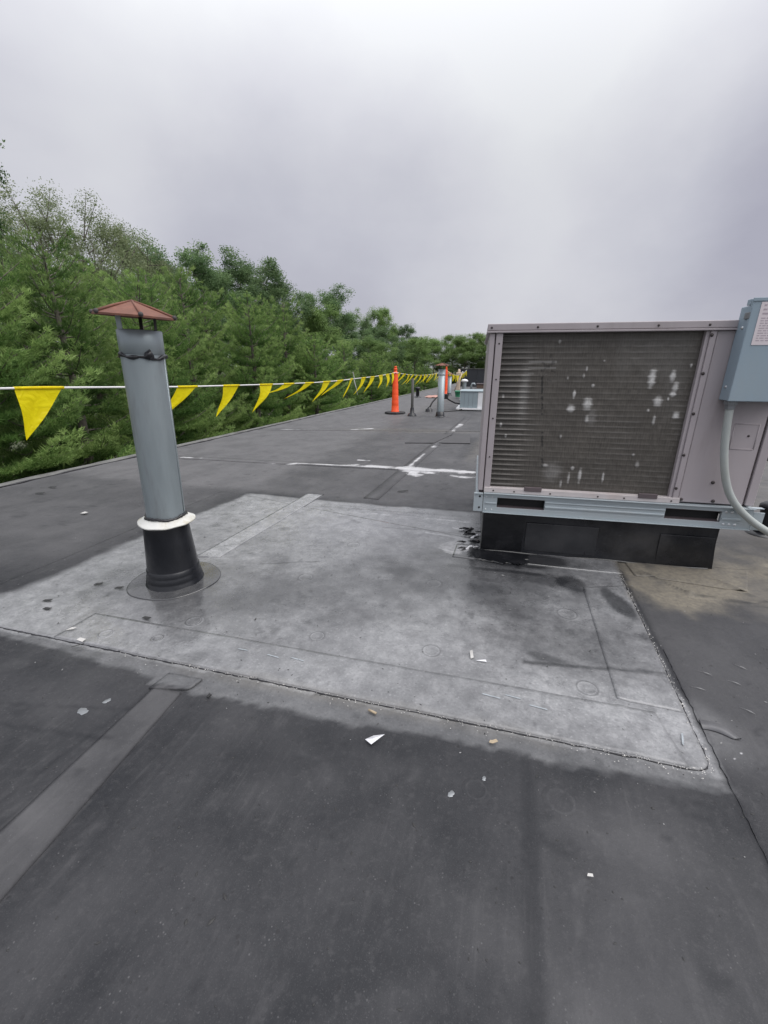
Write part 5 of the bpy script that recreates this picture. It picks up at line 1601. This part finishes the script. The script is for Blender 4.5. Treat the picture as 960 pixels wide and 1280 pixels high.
def build_litter():
    G = 'scraps of litter on the roof'
    scrap('foil_scrap', -.345, 1.05, [(-.030, -.006, 0), (-.004, -.020, .001), (.030, .022, .012), (-.004, .004, .014)], M['foil'], 'bent silvery foil scrap on the dark membrane in front of the patch', 'scrap', G)
    scrap('paper_scrap', -.075, 1.59, [(-.010, .028, .004), (.0, .030, .010), (.010, -.012, .004), (-.002, -.018, 0)], M['paper'], 'narrow white folded strip on the grey patch', 'scrap', G)
    scrap('foil_scrap', -.035, 1.572, [(-.02, -.006, 0), (.026, -.004, .001), (.02, .006, .004)], M['foil'], 'dull grey sliver touching the narrow white strip', 'scrap', G)
    scrap('tan_scrap', .04, 1.158, [(-.014, -.006, 0), (-.002, -.009, .003), (.015, .003, .004), (.008, .010, .006), (-.004, .004, .003), (-.011, .004, .002)], M['tan'], 'tan crumb just outside the front edge of the patch', 'scrap', G)
    o = MB().tube([(-.016, .004, .004), (.016, -.004, .004)], .0045, 8).build('cigarette_butt', M['tan'], None, (-.39, 1.168, H1(-.39, 1.168) + .006))
    tag(o, 'short yellowish cigarette butt outside the front edge of the patch', 'cigarette butt', G)
    scrap('paper_scrap', -1.92, 1.235, [(-.022, -.012, .002), (.014, -.002, .010), (.022, .012, .012), (-.004, .006, .010)], M['paper'], 'white curled flake left of the boot near the patch edge', 'scrap', G)
    scrap('paper_scrap', -1.80, 1.185, [(-.022, -.004, .002), (.020, -.010, .004), (.022, .008, .008), (-.018, .010, .006)], M['paper'], 'flat white flake on the front patch line at left', 'scrap', G)
    scrap('dark_scrap', -1.775, 1.150, [(-.022, -.016, .002), (-.016, -.018, .004), (.022, .014, .008), (.016, .018, .006)], M['bit'], 'thin black sliver beside the flat white flake', 'scrap', G)
    scrap('pebble', -1.01, 1.06, [(-.008, -.005, 0), (.004, -.009, .002), (.010, .004, .006), (-.004, .009, .006)], M['bit'], 'small dark pebble right of the grey cover strip', 'pebble', G, .004)
    scrap('tan_scrap', .29, .82, [(-.007, -.003, 0), (.007, -.002, .002), (.006, .004, .003), (-.005, .003, .002)], M['paper'], 'tiny pale speck on the dark membrane, lower right', 'scrap', G)
    for i, (x, y, a, lab) in enumerate(((-1.0, 4.02, .5, 'dark twig on the roof left of the big unit'), (-4.5, 3.08, .2, 'dark scrap near the left roof edge'), (-4.40, 2.88, .3, 'smaller dark scrap near the left roof edge'),
                                        (-2.30, 1.40, .3, 'dark flake at the left end of the grey patch'), (-2.22, 1.34, .1, 'dark flake second from the left on the patch'), (-2.05, 1.62, .3, 'dark flake left of the pipe boot'),
                                        (-1.66, 1.42, .0, 'dark flake in front of the pipe boot'), (-2.2, 1.62, .5, 'slim dark flake at the upper left of the patch'))):
        l = .045 if i else .06
        scrap('dark_scrap', x, y, [(-l, -.006, 0), (l * .9, -.010, .004), (l, .008, .008), (-l * .7, .012, .004)] if i < 3 else [(-.024, -.005, 0), (.02, -.008, .004), (.026, .006, .006), (-.016, .008, .003)], M['bit'], lab, 'scrap', G, .002, a)
    scrap('paper_scrap', -3.43, 2.55, [(-.03, -.012, 0), (.02, -.016, .006), (.035, .010, .010), (-.015, .018, .008)], M['paper'], 'white flake on the roof left of the pipe', 'scrap', G)
    for x, y, r in ((-.07, .94, .010), (.02, 1.02, .007), (-1.41, .87, .018), (-1.37, .935, .012)):
        m = MB()
        ph = random.random() * 6
        m.lathe([(.0001, .0012), (r * .8, .001), (r, 0)], 14, True, jit=lambda a, j, rr, z: (rr * (1 + .25 * math.sin(2 * a + ph) + .12 * math.sin(5 * a)), z))
        o = m.build('droppings', M['fitting'], None, (x, y, H1(x, y) + .0012))
        tag(o, 'small grey dried splat on the dark membrane', 'stain', 'dried splats on the membrane')
    # chips right of the patch
    rr = random.Random(9)
    for i, (x, y) in enumerate(((.86, 1.77), (.95, 1.74), (.93, 1.58), (.80, 1.66), (1.02, 1.86))):
        scrap('chip', x, y, [(-.022, .010, 0), (-.010, .006, .002), (.024, -.010, .003), (.010, .0, .004)], M['pad2'], 'pale slim chip on the dark membrane right of the patch', 'chip', 'pale chips right of the patch', .001, rr.uniform(-.3, .2), -.007)


build_litter()
